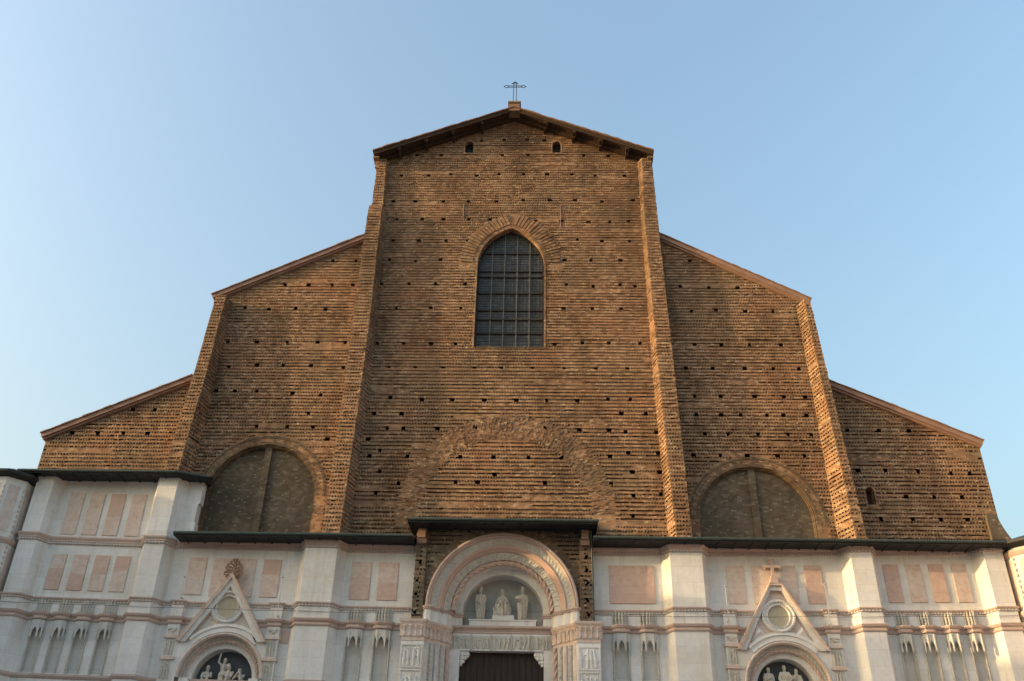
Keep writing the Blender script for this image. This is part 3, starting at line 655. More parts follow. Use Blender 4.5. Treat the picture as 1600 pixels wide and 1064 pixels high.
def relief(mb, P, w_, h_, seed, amp=0.05, nu=18, nv=18, kind='fig'):
    """a carved field: P(u, v, out) over w_ by h_ metres"""
    rn = random.Random(seed); cap = []
    if kind == 'fig':
        u_ = min(w_, h_)
        for i in range(max(3, int(w_ / 0.24))):
            x = w_ * ((i + 0.5) / max(3, int(w_ / 0.24))) + rn.uniform(-0.05, 0.05) * w_; z = h_ * rn.uniform(0.04, 0.1); top = h_ * rn.uniform(0.55, 0.78); lean = rn.uniform(-0.1, 0.1) * w_
            cap += [(x, z, x + lean * 0.5, top * 0.55, 0.055 * u_ + 0.015, 0.8), (x + lean * 0.5, top * 0.5, x + lean, top, 0.07 * u_ + 0.015, 1.0), (x + lean, top + 0.09 * h_, x + lean, top + 0.12 * h_, 0.05 * u_ + 0.012, 1.25),
                    (x + lean, top * 0.92, x + lean + rn.uniform(-.22, .22) * w_, top * rn.uniform(.5, 1.15), 0.03 * u_ + 0.008, 0.9), (x, z, x + rn.uniform(-.12, .12) * w_, z + 0.3 * h_, 0.035 * u_ + 0.008, 0.75)]
        for i in range(9):
            x, z, a = w_ * rn.random(), h_ * rn.random(), rn.uniform(0, 6.28); l = rn.uniform(0.08, 0.22) * u_; cap.append((x, z, x + l * math.cos(a), z + l * math.sin(a), rn.uniform(0.02, 0.04) * u_ + 0.006, rn.uniform(0.3, 0.6)))
    else:
        n = max(3, int(h_ / 0.16)) if h_ > w_ else max(3, int(w_ / 0.16))
        for i in range(n):
            t = (i + 0.5) / n
            x, z = (w_ * (0.5 + 0.25 * (-1) ** i), h_ * t) if h_ > w_ else (w_ * t, h_ * (0.5 + 0.25 * (-1) ** i))
            for k in range(3):
                a = rn.uniform(0, 6.28); l = 0.28 * min(w_, h_); cap.append((x, z, x + l * math.cos(a), z + l * math.sin(a), 0.1 * min(w_, h_), rn.uniform(.6, 1.1)))
    U, V = np.meshgrid(np.linspace(0, w_, nu), np.linspace(0, h_, nv)); Hh = np.zeros_like(U)
    for (xa, za, xb, zb, r, a) in cap:
        dx, dz = xb - xa, zb - za; L2 = dx * dx + dz * dz + 1e-9; t = np.clip(((U - xa) * dx + (V - za) * dz) / L2, 0, 1)
        dist = np.sqrt((U - xa - t * dx) ** 2 + (V - za - t * dz) ** 2); Hh = np.maximum(Hh, a * np.sqrt(np.clip(1 - (dist / r) ** 2, 0, 1)))
    vs = [P(U[j, i], V[j, i], amp * Hh[j, i]) for j in range(nv) for i in range(nu)]
    mb.add(vs, [(j * nu + i, j * nu + i + 1, (j + 1) * nu + i + 1, (j + 1) * nu + i) for j in range(nv - 1) for i in range(nu - 1)])

rnP = random.Random(21)
for s in (-1, 1):
    sd = SIDE[s]
    # bay faces, with openings for the niches and the side portal
    m = MB(); P = lambda u, z, d: (u, YW - d, z)
    cuts = [cut_rect(x - w_ / 2 + 0.09, x + w_ / 2 - 0.09, 11.62, 13.9) for x, w_ in NICHES[s]] + [cut_arch(sd['ax'], sd['az'] - 0.1, sd['R'] - 0.5, 0.0)]
    ed = sorted(PIL[s]); gaps = []
    x = -28.4 if s < 0 else 4.95
    for a, b in ed: gaps.append((x, a - SP)); x = b + SP
    gaps.append((x, -4.7 if s < 0 else 28.4))
    for a, b in gaps:
        if b - a < 0.05: continue
        coursed(m, P, 0.0, 19.2 if not (s < 0 and b < -18) else 22.75, const(a), const(b), cuts, teeth=False)
    if s < 0:   # upper stretch beside the second pilaster, ending in broken slabs
        m.prism([(-18.58, 19.2), (-17.72, 19.2), (-17.75, 20.2), (-17.82, 20.25), (-17.8, 21.3), (-17.7, 21.35), (-17.72, 22.75), (-18.58, 22.75)], YW, -0.02)
    wall = part(m, 'marble_wall', WHITE, warp=True)
    # pilasters
    for i, (a, b) in enumerate(PIL[s]):
        q = MB(); zt = 22.75 if (s < 0 and i < 2) else 19.15
        zz = [0, 3, 6, 9, 11.6, 14.4, 15.4, 18.6, zt]
        for za, zb in zip(zz[:-1], zz[1:]):
            for (xa, ya), (xb, yb) in zip([(a - SP, YW), (a, YP), (b, YP)], [(a, YP), (b, YP), (b + SP, YW)]):
                q.quad((xa, ya, za), (xb, yb, za), (xb, yb, zb), (xa, ya, zb))
        q.add([(a - SP, YW, zt), (a, YP, zt), (b, YP, zt), (b + SP, YW, zt)], [(0, 1, 2, 3)])
        part(q, 'pilaster', WHITE, warp=True)
    # string courses
    pl = plan(s, True); pl0 = plan(s, False)
    for nm, line, prof, dz0, dz1, dd in (('crown_cornice', pl0, [(0.0, 18.62), (0.06, 18.66), (0.06, 18.74), (0.1, 18.8), (0.1, 18.86), (0.17, 18.98), (0.17, 19.06), (0.0, 19.06)], 18.66, 18.74, 0.06),
                                         ('dentil_course', pl, [(0.0, 15.37), (0.03, 15.39), (0.03, 15.47), (0.08, 15.5), (0.12, 15.56), (0.12, 15.61), (0.0, 15.62)], 15.395, 15.475, 0.03),
                                         ('string_course', pl, [(0.0, 14.34), (0.07, 14.37), (0.09, 14.43), (0.05, 14.48), (0.05, 14.54), (0.13, 14.6), (0.17, 14.69), (0.17, 14.73), (0.0, 14.75)], None, None, 0),
                                         ('lower_cornice', pl0, [(0.0, 11.32), (0.06, 11.36), (0.12, 11.46), (0.12, 11.56), (0.0, 11.58)], None, None, 0)):
        q = MB(); q.sweep(plan_frames(line), prof, caps=False)
        n0 = len(q.f)
        if dz0: dentils(q, line, dd, dz0, dz1, 0.09, 0.075, 0.06)
        second(part(q, nm, [ROSE, WEATHERED], wall, warp=True), n0)
    # inlaid panels
    for i, (a, b, z0, z1) in enumerate(PANELS[s]):
        q = MB()
        q.box(a - 0.02, b + 0.02, YW - 0.012, YW, z0 - 0.02, z1 + 0.02); zm = z1 - (z1 - z0) * rnP.choice((0.4, 0.42, 0.55)); q.box(a, b, YW - 0.05, YW, z0, zm - 0.004); n0 = len(q.f); q.box(a, b, YW - 0.048, YW, zm, z1)
        ca, cb_ = rnP.choice(((PINK, PINK), (PINK, RED), (PINK, RED2), (RED2, PINK), (PINK, PINK), (RED2, RED2))) if not (s > 0 and i == 0) else (RED, RED2)
        second(part(q, 'inlay_panel', [ca, cb_], wall, warp=True), n0)
    # small strips carrying the reliefs
    for a, b in STRIP[s]:
        q = MB(); q.box(a, b, YW - 0.32, YW, 0.0, 15.5); part(q, 'relief_strip', WHITE, wall)
        for k, (za, zb) in enumerate(((13.98, 14.26), (12.83, 13.68), (11.6, 12.55), (10.3, 11.3))):
            q = MB(); zo = 0.00045 * a * a; w_ = b - a - 0.14
            relief(q, lambda u, v, h, a=a, za=za: (a + 0.07 + u, YW - 0.325 - h, za + v), w_, zb - za, 100 + k + int(a), 0.06, 26, 34, 'scroll' if k == 0 else 'fig')
            part(q, 'carved_relief', GREY, wall)
        for z0 in (13.72, 12.6):
            q = MB(); q.box(a - 0.07, b + 0.07, YW - 0.42, YW, z0, z0 + 0.17); part(q, 'band', PINK, wall)
    # niches: recess, twisted colonnettes, hood with pendants, pinnacles over it
    for i, (x, w_) in enumerate(NICHES[s]):
        h = w_ / 2; N = MB(); a, b = x - h + 0.09, x + h - 0.09
        A = [(a, YW, 11.62), (b, YW, 11.62), (b, YW, 13.9), (a, YW, 13.9)]; B = [(p[0], YW + 0.16, p[2]) for p in A]
        N.add(A + B, [(0, 1, 5, 4), (1, 2, 6, 5), (2, 3, 7, 6), (3, 0, 4, 7), (4, 5, 6, 7)])
        n = part(N, 'blind_niche', WEATHERED, wall, warp=True)
        q = MB()
        for xx in (x - h + 0.045, x + h - 0.045):
            rope(q, [((xx, YW - 0.03, 11.62 + 2.0 * k / 40), (1, 0, 0), (0, -1, 0)) for k in range(41)], 0.05, 0.55, 8)
        part(q, 'colonnette', GREY, wall, warp=True, smooth=True)
        # hood: five-sided canopy box with little arches hanging down
        hd = MB(); pr = [(x - h, YW), (x - h + 0.05, YW - 0.22), (x - h * 0.45, YW - 0.36), (x + h * 0.45, YW - 0.36), (x + h - 0.05, YW - 0.22), (x + h, YW)]
        for (xa, ya), (xb, yb) in zip(pr[:-1], pr[1:]):
            L = math.hypot(xb - xa, yb - ya)
            # each facet is a strip with a pointed notch cut in its lower edge
            def pt(t, z): return (xa + (xb - xa) * t, ya + (yb - ya) * t, z)
            prev = None
            for k in range(9):
                t = k / 8; d = abs(t - 0.5) * 2; zl = 13.42 if d > 0.98 else 13.5 + 0.46 * (1 - d ** 1.4)
                if prev: hd.quad(pt(prev[0], prev[1]), pt(t, zl), pt(t, 14.32), pt(prev[0], 14.32))
                prev = (t, zl)
        for xx, yy in pr: hd.tube([(xx, yy - 0.01, 13.36), (xx, yy - 0.01, 13.46), (xx, yy - 0.01, 14.3)], [0.02, 0.05, 0.035], 6)
        hd.add([(px, py, 14.22) for px, py in pr], [tuple(range(len(pr)))])
        part(hd, 'niche_hood', WEATHERED, wall, warp=True)
        sc = MB(); sc.sweep(plan_frames(pr), [(0.0, 14.34), (0.07, 14.37), (0.09, 14.43), (0.05, 14.48), (0.05, 14.54), (0.13, 14.6), (0.17, 14.69), (0.17, 14.73), (0.0, 14.75)], caps=False)
        part(sc, 'hood_cornice', ROSE, wall, warp=True)
        pn = MB(); rn = random.Random(i)
        for k in range(6):
            xx = x - h + 0.06 + (w_ - 0.12) * k / 5; dd = 0.30 - 0.10 * abs(k - 2.5) ; zt = 15.5 + rn.uniform(-0.06, 0.12)
            pn.tube([(xx, YW - dd, 14.76), (xx, YW - dd, 15.12), (xx, YW - dd + 0.01, 15.18), (xx, YW - dd + 0.02, zt)], [0.05, 0.045, 0.062, 0.012], 6)
            if k < 5: pn.tube([(xx + 0.07, YW - dd + 0.06, 14.76), (xx + 0.07, YW - dd + 0.06, 15.32)], [0.06, 0.03], 6)
        part(pn, 'pinnacles', GREY, wall, warp=True)

# ---------- dark eaves protecting the top of the cladding
def eave(pl, zl, zb, gx0, gx1, name='eave', lip=0.14):
    """pl: plan of the front edge; sheet slopes up to the brick, boards below"""
    m = MB(); n = len(pl)
    top = [(x, y, zl) for x, y in pl] + [(x, 0.02, zb) for x, y in pl]
    bot = [(x, y, zl - lip) for x, y in pl] + [(x, 0.02, zl - lip + 0.03) for x, y in pl]
    vs = top + bot; f = []
    for i in range(n - 1):
        f += [(i, i + 1, n + i + 1, n + i), (2 * n + i, 3 * n + i, 3 * n + i + 1, 2 * n + i + 1), (i, 2 * n + i, 2 * n + i + 1, i + 1)]
    f += [(0, n, 3 * n, 2 * n), (n - 1, 2 * n - 1, 4 * n - 1, 3 * n - 1)]
    m.add(vs, f); o = part(m, name, EAVE)
    t = MB(); t.tube([(x, y - 0.05, zl + 0.0) for x, y in pl], 0.085, 8)
    part(t, 'gutter', COPPER, o)
    t = MB(); L = pl[-1][0] - pl[0][0]; k = int(L / 0.9)
    for i in range(k):
        x = pl[0][0] + (i + 0.5) * L / k; t.box(x - 0.05, x + 0.05, -1.75, -0.02, zl - lip - 0.035, zl - lip - 0.004)
    part(t, 'rafters', EAVE, o)
    return o
eave([(-28.3, -1.85), (-19.0, -1.85), (-17.45, -1.15)], 22.92, 23.4, 0, 0)
eave([(-18.3, -1.95), (-4.9, -1.95)], 19.22, 19.75, 0, 0)
eave([(5.05, -1.95), (28.0, -1.95)], 19.24, 19.8, 0, 0)

# ---------- central portal
cp = empty('central_portal', '', ''); del cp['label'], cp['category']; cp.parent = church
PX, PZ = 0.08, 15.6
m = MB(); Pb = lambda u, z, d: (u, -1.0 - d, z)
ring_cut = cut_arch(PX, PZ, 4.0, 14.7)
coursed(m, Pb, 14.7, 20.2, const(-4.2), const(4.3), [ring_cut], [cut_arch(PX, PZ, 4.55, 14.7)], seed=61, rough=1.6)
for a, b, q, hl in ((-4.78, -4.2, 62, [(-4.6, 17.0), (-4.62, 16.2), (-4.6, 15.3), (-4.5, 18.0)]), (4.3, 4.95, 63, [(4.7, 17.6), (4.75, 16.9), (4.72, 16.0), (4.75, 15.2), (4.7, 18.4)])):
    hm = MB(); coursed(m, lambda u, z, d: (u, -1.18 - d, z), 14.7, 19.9, const(a), const(b), seed=q, rough=1.3, holes=[(x, z, 0.17, 2) for x, z in hl], hb=hm)
    ho = hm.build('putlog_hole', HOLE, cp); ho['kind'] = 'stuff'
    for x, sgn in ((a, -1), (b, 1)):
        coursed(m, lambda u, z, d, x=x, sgn=sgn: (x + sgn * d, u, z), 14.7, 19.9, const(-1.18), const(-0.5), seed=q + 5, rough=1.3)
rn = random.Random(9)
wedge_ring(m, PX, PZ, 4.12, 4.5, 0, 180, 0.12, rn, 0.0, 0.06, y=-1.0, jr=0.06)
part(m, 'portal_brickwork', BRICK_PORTAL, cp)
rings = MB()
def ring_part(name, mat, r, y, prof, frames=None, rp=None, closed=False, smooth=False, cx=PX, cz=PZ, parent=cp, n=64, a0=0, a1=180):
    q = MB()
    if rp: rope(q, arc(cx, cz, r, y, 0, 180, 180), rp[0], rp[1])
    else: q.sweep(arc(cx, cz, r, y, a0, a1, n), prof, closed=closed, caps=a0 > 0)
    return part(q, name, mat, parent, smooth=smooth)
def frieze(name, mat, r0, r1, y, seed, k, cx=PX, cz=PZ, parent=cp, amp=0.04, tilt=0.0):
    """carved flat ring"""
    q = MB(); nu, nv = 360, 7; rn = random.Random(seed); ph = [rn.uniform(0, 6.28) for _ in range(8)]
    vs = []
    for i in range(nu + 1):
        t = PI * i / nu
        for j in range(nv):
            f = j / (nv - 1); r = r0 + (r1 - r0) * f; e = math.sin(PI * f)
            hgt = e * (0.5 + 0.5 * math.sin(k * t + 2.2 * math.sin(3 * f + ph[0]) + ph[1])) * (0.6 + 0.4 * math.sin(k * 2.7 * t + 5 * f + ph[2]))
            vs.append((cx + r * math.cos(t), y + tilt * (1 - f) - amp * max(0, hgt), cz + r * math.sin(t)))
    q.add(vs, [(i * nv + j, i * nv + j + 1, (i + 1) * nv + j + 1, (i + 1) * nv + j) for i in range(nu) for j in range(nv - 1)])
    return part(q, name, mat, parent)
ring_part('archivolt_moulding', ROSE, 0, 0, [(4.16, -1.1), (4.16, 1.12), (4.1, 1.2), (4.03, 1.2), (4.0, 1.13), (3.95, 1.18), (3.9, 1.1), (3.88, 1.05), (3.88, 0.8)])
frieze('carved_frieze', GREY, 3.52, 3.88, -0.95, 3, 90, tilt=0.14)
ring_part('archivolt_moulding', RED, 0, 0, [(3.54, 0.55), (3.53, 0.8), (3.46, 0.9), (3.38, 0.84), (3.32, 0.72), (3.24, 0.62), (3.2, 0.45)])
frieze('carved_frieze', GREY, 2.84, 3.2, -0.5, 5, 46, amp=0.07, tilt=0.2)
ring_part('rope_moulding', RED, 2.71, -0.14, None, rp=(0.14, 0.42), smooth=True)
ring_part('inner_band', WHITE, 0, 0, [(2.86, 0.3), (2.84, -0.02), (2.6, -0.06), (2.58, -0.3), (2.58, -0.42), (2.25, -0.45), (2.25, -1.5)])
# tympanum back, shelf
q = MB(); q.box(PX - 3.7, PX + 3.7, 1.5, 1.7, 14.6, 19.6); part(q, 'tympanum_wall', NICHE, cp)
q = MB(); q.box(PX - 1.85, PX + 1.85, 0.5, 1.5, 14.9, 15.26); q.box(PX - 1.9, PX + 1.9, 0.45, 1.5, 15.26, 15.33); part(q, 'statue_shelf', WHITE, cp)
q = MB(); q.box(PX - 0.58, PX + 0.62, 0.6, 1.4, 15.33, 15.6); part(q, 'pedestal', WHITE, cp)
# impost course and white blocks under it, following the splay
SPL = {-1: [(-4.3, -1.0), (-3.98, -1.25), (-3.75, -1.2), (-3.6, -0.9), (-3.35, -0.85), (-3.2, -0.5), (-2.95, -0.45), (-2.75, -0.1), (-2.62, 0.3), (-2.15, 0.42), (-2.15, 1.45)]}
SPL[1] = [(2 * PX - x, y) for x, y in reversed(SPL[-1])]
for s in (-1, 1):
    q = MB(); fr = plan_frames(SPL[s]); q.sweep(fr, [(0.0, 14.7), (0.0, 15.38)], caps=False); part(q, 'impost_block', WHITE, cp)
    q = MB(); q.sweep(fr, [(0.0, 15.36), (0.03, 15.4), (0.03, 15.46), (0.08, 15.5), (0.08, 15.57), (0.0, 15.62), (-0.3, 15.62)], caps=False); dentils(q, SPL[s], 0.03, 15.39, 15.46, 0.06, 0.06, 0.03); part(q, 'impost_course', ROSE, cp)
# capitals and jambs below
JX = {-1: [(-5.2, -1.0), (-5.16, -1.6), (-3.95, -1.6), (-3.85, -1.25), (-3.45, -0.85), (-3.05, -0.42), (-2.72, 0.0), (-2.72, 0.4)]}
JX[1] = [(2 * PX - x, y) for x, y in reversed(JX[-1])]
for s in (-1, 1):
    q = MB(); fr = plan_frames(JX[s])
    q.sweep(fr, [(0.0, 13.62), (0.0, 13.82), (0.05, 13.86), (0.02, 13.92), (0.02, 14.2), (0.07, 14.4), (0.1, 14.42), (0.02, 14.46), (0.05, 14.52), (0.12, 14.62), (0.14, 14.74), (-0.6, 14.76)], caps=False)
    for a, b in zip(JX[s][:-1], JX[s][1:]):    # leaves and knobs on the capitals
        a = Vector(a); b = Vector(b); L = (b - a).length; d = (b - a) / L; nn = Vector((d.y, -d.x)); k = max(1, int(L / 0.27))
        for i in range(k):
            c = a + d * ((i + 0.5) * L / k)
            for z, rr, o in ((14.36, 0.055, 0.09), (14.0, 0.05, 0.05)):
                p = c + nn * o; q.ball((p.x, p.y, z), (rr, rr, rr * 1.2), 6, 5)
            p0, p1 = c + nn * 0.03, c + nn * 0.1; q.tube([(p0.x, p0.y, 13.9), (p0.x, p0.y, 14.12), (p1.x, p1.y, 14.32)], [0.07, 0.055, 0.03], 6)
    part(q, 'capital', PINK, cp)
    # jamb face
    q = MB(); q.sweep(fr, [(0.0, 0.0), (0.0, 13.64)], caps=False); part(q, 'jamb', WHITE, cp)
    # outer pilaster with carved square panels
    xa = -5.06 if s < 0 else 2 * PX + 4.05
    for k, (za, zb) in enumerate(((12.32, 13.38), (11.05, 12.1), (9.8, 10.85))):
        q = MB(); relief(q, lambda u, v, h, xa=xa, za=za: (xa + u, -1.605 - h, za + v), 1.0, zb - za, 200 + k + s, 0.085, 40, 40, 'fig')
        fx = MB()
        for (x0, x1, z0, z1) in ((xa - 0.06, xa + 1.06, za - 0.08, za), (xa - 0.06, xa + 1.06, zb, zb + 0.08), (xa - 0.06, xa, za, zb), (xa + 1.0, xa + 1.06, za, zb)): q.box(x0, x1, -1.66, -1.6, z0, z1)
        part(q, 'carved_panel', WHITE, cp)
    # shafts in the splay: pink, carved grey, pink, carved grey, rope
    c = [(-3.86, -1.28, 'p'), (-3.62, -1.05, 'g'), (-3.36, -0.8, 'p'), (-3.1, -0.52, 'g'), (-2.82, -0.2, 'r')]
    for x, y, kd in c:
        x = x if s < 0 else 2 * PX - x; q = MB()
        if kd == 'p': q.tube([(x, y, 0.0), (x, y, 13.64)], 0.13, 10); part(q, 'pink_shaft', PINK, cp, smooth=True)
        elif kd == 'g': relief(q, lambda u, v, h, x=x, y=y: (x - 0.13 + u, y - 0.1 - h + abs(u - 0.13) * 0.5, 9.6 + v), 0.26, 4.03, 300 + int(x * 10), 0.04, 7, 110, 'scroll'); part(q, 'carved_shaft', GREY, cp)
        else: rope(q, [((x, y, 9.6 + 4.05 * k / 70), (1, 0, 0), (0, -1, 0)) for k in range(71)], 0.135, 0.42); part(q, 'rope_shaft', RED, cp, smooth=True)
    # white inner jamb and the carved corbel under the lintel
    xa, xb = (-2.72, -2.2) if s < 0 else (2 * PX + 2.2, 2 * PX + 2.72)
    q = MB(); q.box(xa, xb, 0.3, 0.9, 0.0, 13.6); part(q, 'inner_jamb', WHITE, cp)
    q = MB(); x0 = -2.2 if s < 0 else 2 * PX + 2.2; sg = 1 if s < 0 else -1
    for dx, z, rr in ((0.1, 13.45, .14), (0.3, 13.48, .13), (0.45, 13.45, .11), (0.12, 13.25, .14), (0.3, 13.25, .12), (0.08, 13.05, .12), (0.2, 13.05, .1), (0.08, 12.9, .09), (0.42, 13.33, .09)): q.ball((x0 + sg * dx, 0.55, z), (rr, rr * 1.3, rr), 8, 6)
    q.box(min(x0, x0 + sg * 0.5), max(x0, x0 + sg * 0.5), 0.42, 0.85, 13.36, 13.6); part(q, 'corbel', WHITE, cp)
# lintel: carved fields under a rose moulding
q = MB(); q.box(-2.72, 2 * PX + 2.72, 0.32, 0.95, 13.6, 14.5); lint = part(q, 'lintel', WHITE, cp)
for k in range(5):
    x = -2.62 + k * 1.08; q = MB(); relief(q, lambda u, v, h, x=x: (x + u, 0.318 - h, 13.68 + v), 0.98, 0.72, 400 + k, 0.075, 44, 34, 'fig')
    for (x0, x1) in ((x - 0.07, x - 0.01), (x + 0.99, x + 1.03)): q.box(x0, x1, 0.24, 0.318, 13.64, 14.46)
    part(q, 'carved_field', GREY, lint)
q = MB(); q.sweep(plan_frames([(-2.75, 0.32), (2 * PX + 2.75, 0.32)]), [(0.0, 14.5), (0.05, 14.54), (0.05, 14.6), (0.1, 14.66), (0.02, 14.7), (0.16, 14.8), (0.18, 14.9), (-0.8, 14.92)], caps=False); part(q, 'lintel_moulding', ROSE, cp)
for s in (-1, 1):
    q = MB(); x0, x1 = (-2.2, PX - 0.012) if s < 0 else (PX + 0.012, 2 * PX + 2.2)
    q.box(x0 - 0.02, x1 + 0.02, 0.8 if s < 0 else 0.81, 0.95, 0.0, 13.6)
    for k in range(7): xx = x0 + (x1 - x0) * (k + 0.5) / 7; q.box(xx - 0.13, xx + 0.13, 0.77, 0.8, 0.1, 13.55)
    d = part(q, 'door', DOOR, cp)
    q = MB(); q.tube([(PX + s * 0.25, 0.76, 1.1), (PX + s * 0.25, 0.66, 1.1), (PX + s * 0.25, 0.66, 1.35), (PX + s * 0.25, 0.76, 1.35)], 0.025, 6); part(q, 'handle', IRON, d)
# canopy over the portal
cn = MB()
cn.add([(-5.2, -2.45, 20.0), (5.3, -2.45, 20.0), (5.3, 0.02, 20.75), (-5.2, 0.02, 20.75), (-5.2, -2.45, 19.84), (5.3, -2.45, 19.84), (5.3, 0.02, 19.95), (-5.2, 0.02, 19.95)],
       [(0, 1, 2, 3), (4, 7, 6, 5), (0, 4, 5, 1), (0, 3, 7, 4), (1, 5, 6, 2)])
cano = part(cn, 'portal_canopy', EAVE)
t = MB(); t.tube([(-5.25, -2.5, 20.0), (5.35, -2.5, 20.0)], 0.085, 8); part(t, 'gutter', COPPER, cano)
t = MB()
for i in range(11): x = -4.9 + i * 1.0; t.box(x - 0.06, x + 0.06, -2.2, 0, 19.8, 19.86)
part(t, 'rafters', EAVE, cano)
t = MB(); t.tube([(4.95, -1.5, 19.8), (4.97, -1.35, 19.2), (5.0, -1.25, 18.9), (5.02, -1.15, 14.8)], 0.05, 8); tag(part(t, 'downpipe', COPPER, cano), 'dark downpipe at the portal side')
for x in (-4.48, 4.62):
    t = MB(); t.box(x - 0.2, x + 0.2, -1.5, -1.0, 19.3, 19.84); t.box(x - 0.26, x + 0.26, -1.4, -1.0, 19.0, 19.3); part(t, 'canopy_bracket', TERRA, cano)

# ---------- side portals
for s in (-1, 1):
    sd = SIDE[s]; gx, ax, az, R_, ri = sd['gx'], sd['ax'], sd['az'], sd['R'], sd['ri']
    sp = empty('side_portal', '', ''); del sp['label'], sp['category']; sp.parent = church
    sp['label'] = 'marble side portal under a gable with leafy finial' if s < 0 else 'marble side portal under a flat-topped gable with stone cross'
    flat = 0.0 if s < 0 else 0.3; apex = 17.3 if s < 0 else 17.12; base = 13.55; hw = 2.42
    def rakepts(o):
        """outline of the gable's front moved in by o"""
        sl = (apex - base) / (hw - flat); k = o * math.sqrt(1 + sl * sl)
        return [(gx - hw + k / sl, base), (gx - flat, apex - (k if flat == 0 else o)), (gx + flat, apex - (k if flat == 0 else o)), (gx + hw - k / sl, base)]
    # tympanum field of the gable
    q = MB(); gp = rakepts(0.3); gsl = (gp[1][1] - base) / (gp[1][0] - gp[0][0])
    coursed(q, lambda u, z, d: (u, -0.86 - d, z), base, gp[1][1], lambda z: gp[0][0] + (z - base) / gsl, lambda z: gp[3][0] - (z - base) / gsl, [cut_arch(ax, az, R_ + 0.02, 0.0)], teeth=False, row=0.08); part(q, 'gable_field', PINK, sp)
    for nm, mt, o0, o1, y in (('gable_cornice', PINK, 0.0, 0.17, -1.16), ('gable_moulding', WHITE, 0.17, 0.42, -1.05), ('gable_inner_moulding', ROSE, 0.42, 0.5, -0.95)):
        q = MB(); A, B = rakepts(o0), rakepts(o1)
        for i in range(3):
            if flat == 0 and i == 1: continue
            q.prism([A[i], A[i + 1], B[i + 1], B[i]], y, YW)
        if nm == 'gable_cornice':
            A = rakepts(-0.005)
            for i in range(3):
                a, b = Vector(A[i]), Vector(A[i + 1]); L = (b - a).length
                if L < 0.05: continue
                d = (b - a) / L; nn = Vector((-d.y, d.x)); k = int(L / 0.11)
                for j in range(k):
                    c = a + d * ((j + 0.5) * L / k); q.prism([(c.x - d.x * .03, c.y - d.y * .03), (c.x + d.x * .03, c.y + d.y * .03), (c.x + d.x * .03 - nn.x * .045, c.y + d.y * .03 - nn.y * .045), (c.x - d.x * .03 - nn.x * .045, c.y - d.y * .03 - nn.y * .045)], -1.2, -1.1)
        part(q, nm, mt, sp)
    # roundel
    rz = 15.4 if s < 0 else 15.34; q = MB()
    q.sweep(arc(gx, rz, 0, 0, 0, 360, 48), [(0.9, 0.8), (0.9, 0.98), (0.85, 1.03), (0.76, 0.98), (0.72, 0.92), (0.68, 0.92), (0.6, 1.0), (0.56, 0.92), (0.55, 0.66)], caps=False)
    for k in range(40):
        a = 2 * PI * k / 40; q.ball((gx + 0.8 * math.cos(a), -1.03, rz + 0.8 * math.sin(a)), 0.05, 6, 4)
    ro = part(q, 'roundel', WHITE, sp)
    q = MB(); q.add([(gx + 0.57 * math.cos(2 * PI * k / 32), -0.88, rz + 0.57 * math.sin(2 * PI * k / 32)) for k in range(32)], [tuple(range(32))]); part(q, 'roundel_disc', OCHRE, ro)
    if s < 0:
        for k in (-1, 1):
            q = MB(); q.prism([(gx + k * 0.72, 14.42), (gx + k * 1.5, 14.12), (gx + k * 1.02, 14.95)], -0.9, -0.84); part(q, 'gable_inlay', GREY, sp)
    else:
        for k in (-1, 1):
            q = MB(); c = (gx + k * 1.12, -1.02, 14.52); tri = [(gx + k * 0.72, -0.87, 14.32), (gx + k * 1.62, -0.87, 14.02), (gx + k * 1.2, -0.87, 14.9)]
            q.add([c] + tri, [(0, 1, 2), (0, 2, 3), (0, 3, 1)]); part(q, 'faceted_boss', WHITE, sp)
    # arch round the tympanum
    def rg(name, mat, prof, a0=0, a1=180): ring_part(name, mat, 0, 0, prof, cx=ax, cz=az, parent=sp, a0=a0, a1=a1)
    for ua, ub in ((STRIP[s][0][1] - 0.02, ax), (ax, STRIP[s][1][0] + 0.02)):
        q = MB(); coursed(q, lambda u, z, d: (u, -0.9 - d, z), 0.0, 13.75, const(ua), const(ub), [cut_arch(ax, az, R_ - 0.02, 0.0)], teeth=False, row=0.1); part(q, 'spandrel', WHITE, sp)
    rg('archivolt_band', WHITE, [(R_ + 0.46, 0.75), (R_ + 0.46, 0.98), (R_ + 0.3, 1.02), (R_ + 0.26, 0.95), (R_ + 0.08, 0.95), (R_ + 0.06, 1.03), (R_, 1.03), (R_ - 0.03, 0.9)], 46, 134)
    rg('archivolt_moulding', PINK, [(R_ - 0.02, 0.85), (R_ - 0.03, 1.0), (R_ - 0.1, 1.05), (R_ - 0.17, 0.99), (R_ - 0.2, 0.8)])
    k = R_ - 0.2
    frieze('carved_frieze', GREY, ri + 0.4, k, -0.74, 7 + s, 60, ax, az, sp, 0.05, 0.12)
    ring_part('rope_moulding', RED, ri + 0.35, -0.62, None, rp=(0.085, 0.4), smooth=True, cx=ax, cz=az, parent=sp)
    rg('inner_band', WHITE, [(ri + 0.46, 0.62), (ri + 0.28, 0.46), (ri + 0.02, 0.4), (ri, 0.34), (ri, -0.35)])
    q = MB(); q.box(ax - ri - 0.3, ax + ri + 0.3, 0.3, 0.5, 10.2, az + ri + 0.25); part(q, 'tympanum_wall', SLATE, sp)
    q = MB(); q.box(ax - R_ + 0.25, ax - ri, -0.9, 0.3, 0, az); q.box(ax + ri, ax + R_ - 0.25, -0.9, 0.3, 0, az); q.box(ax - ri, ax + ri, -0.6, 0.3, 10.55, 10.95); part(q, 'jamb', WHITE, sp)
    q = MB(); q.box(ax - ri, ax + ri, 0.1, 0.3, 0, 10.55); part(q, 'door', DOOR, sp)
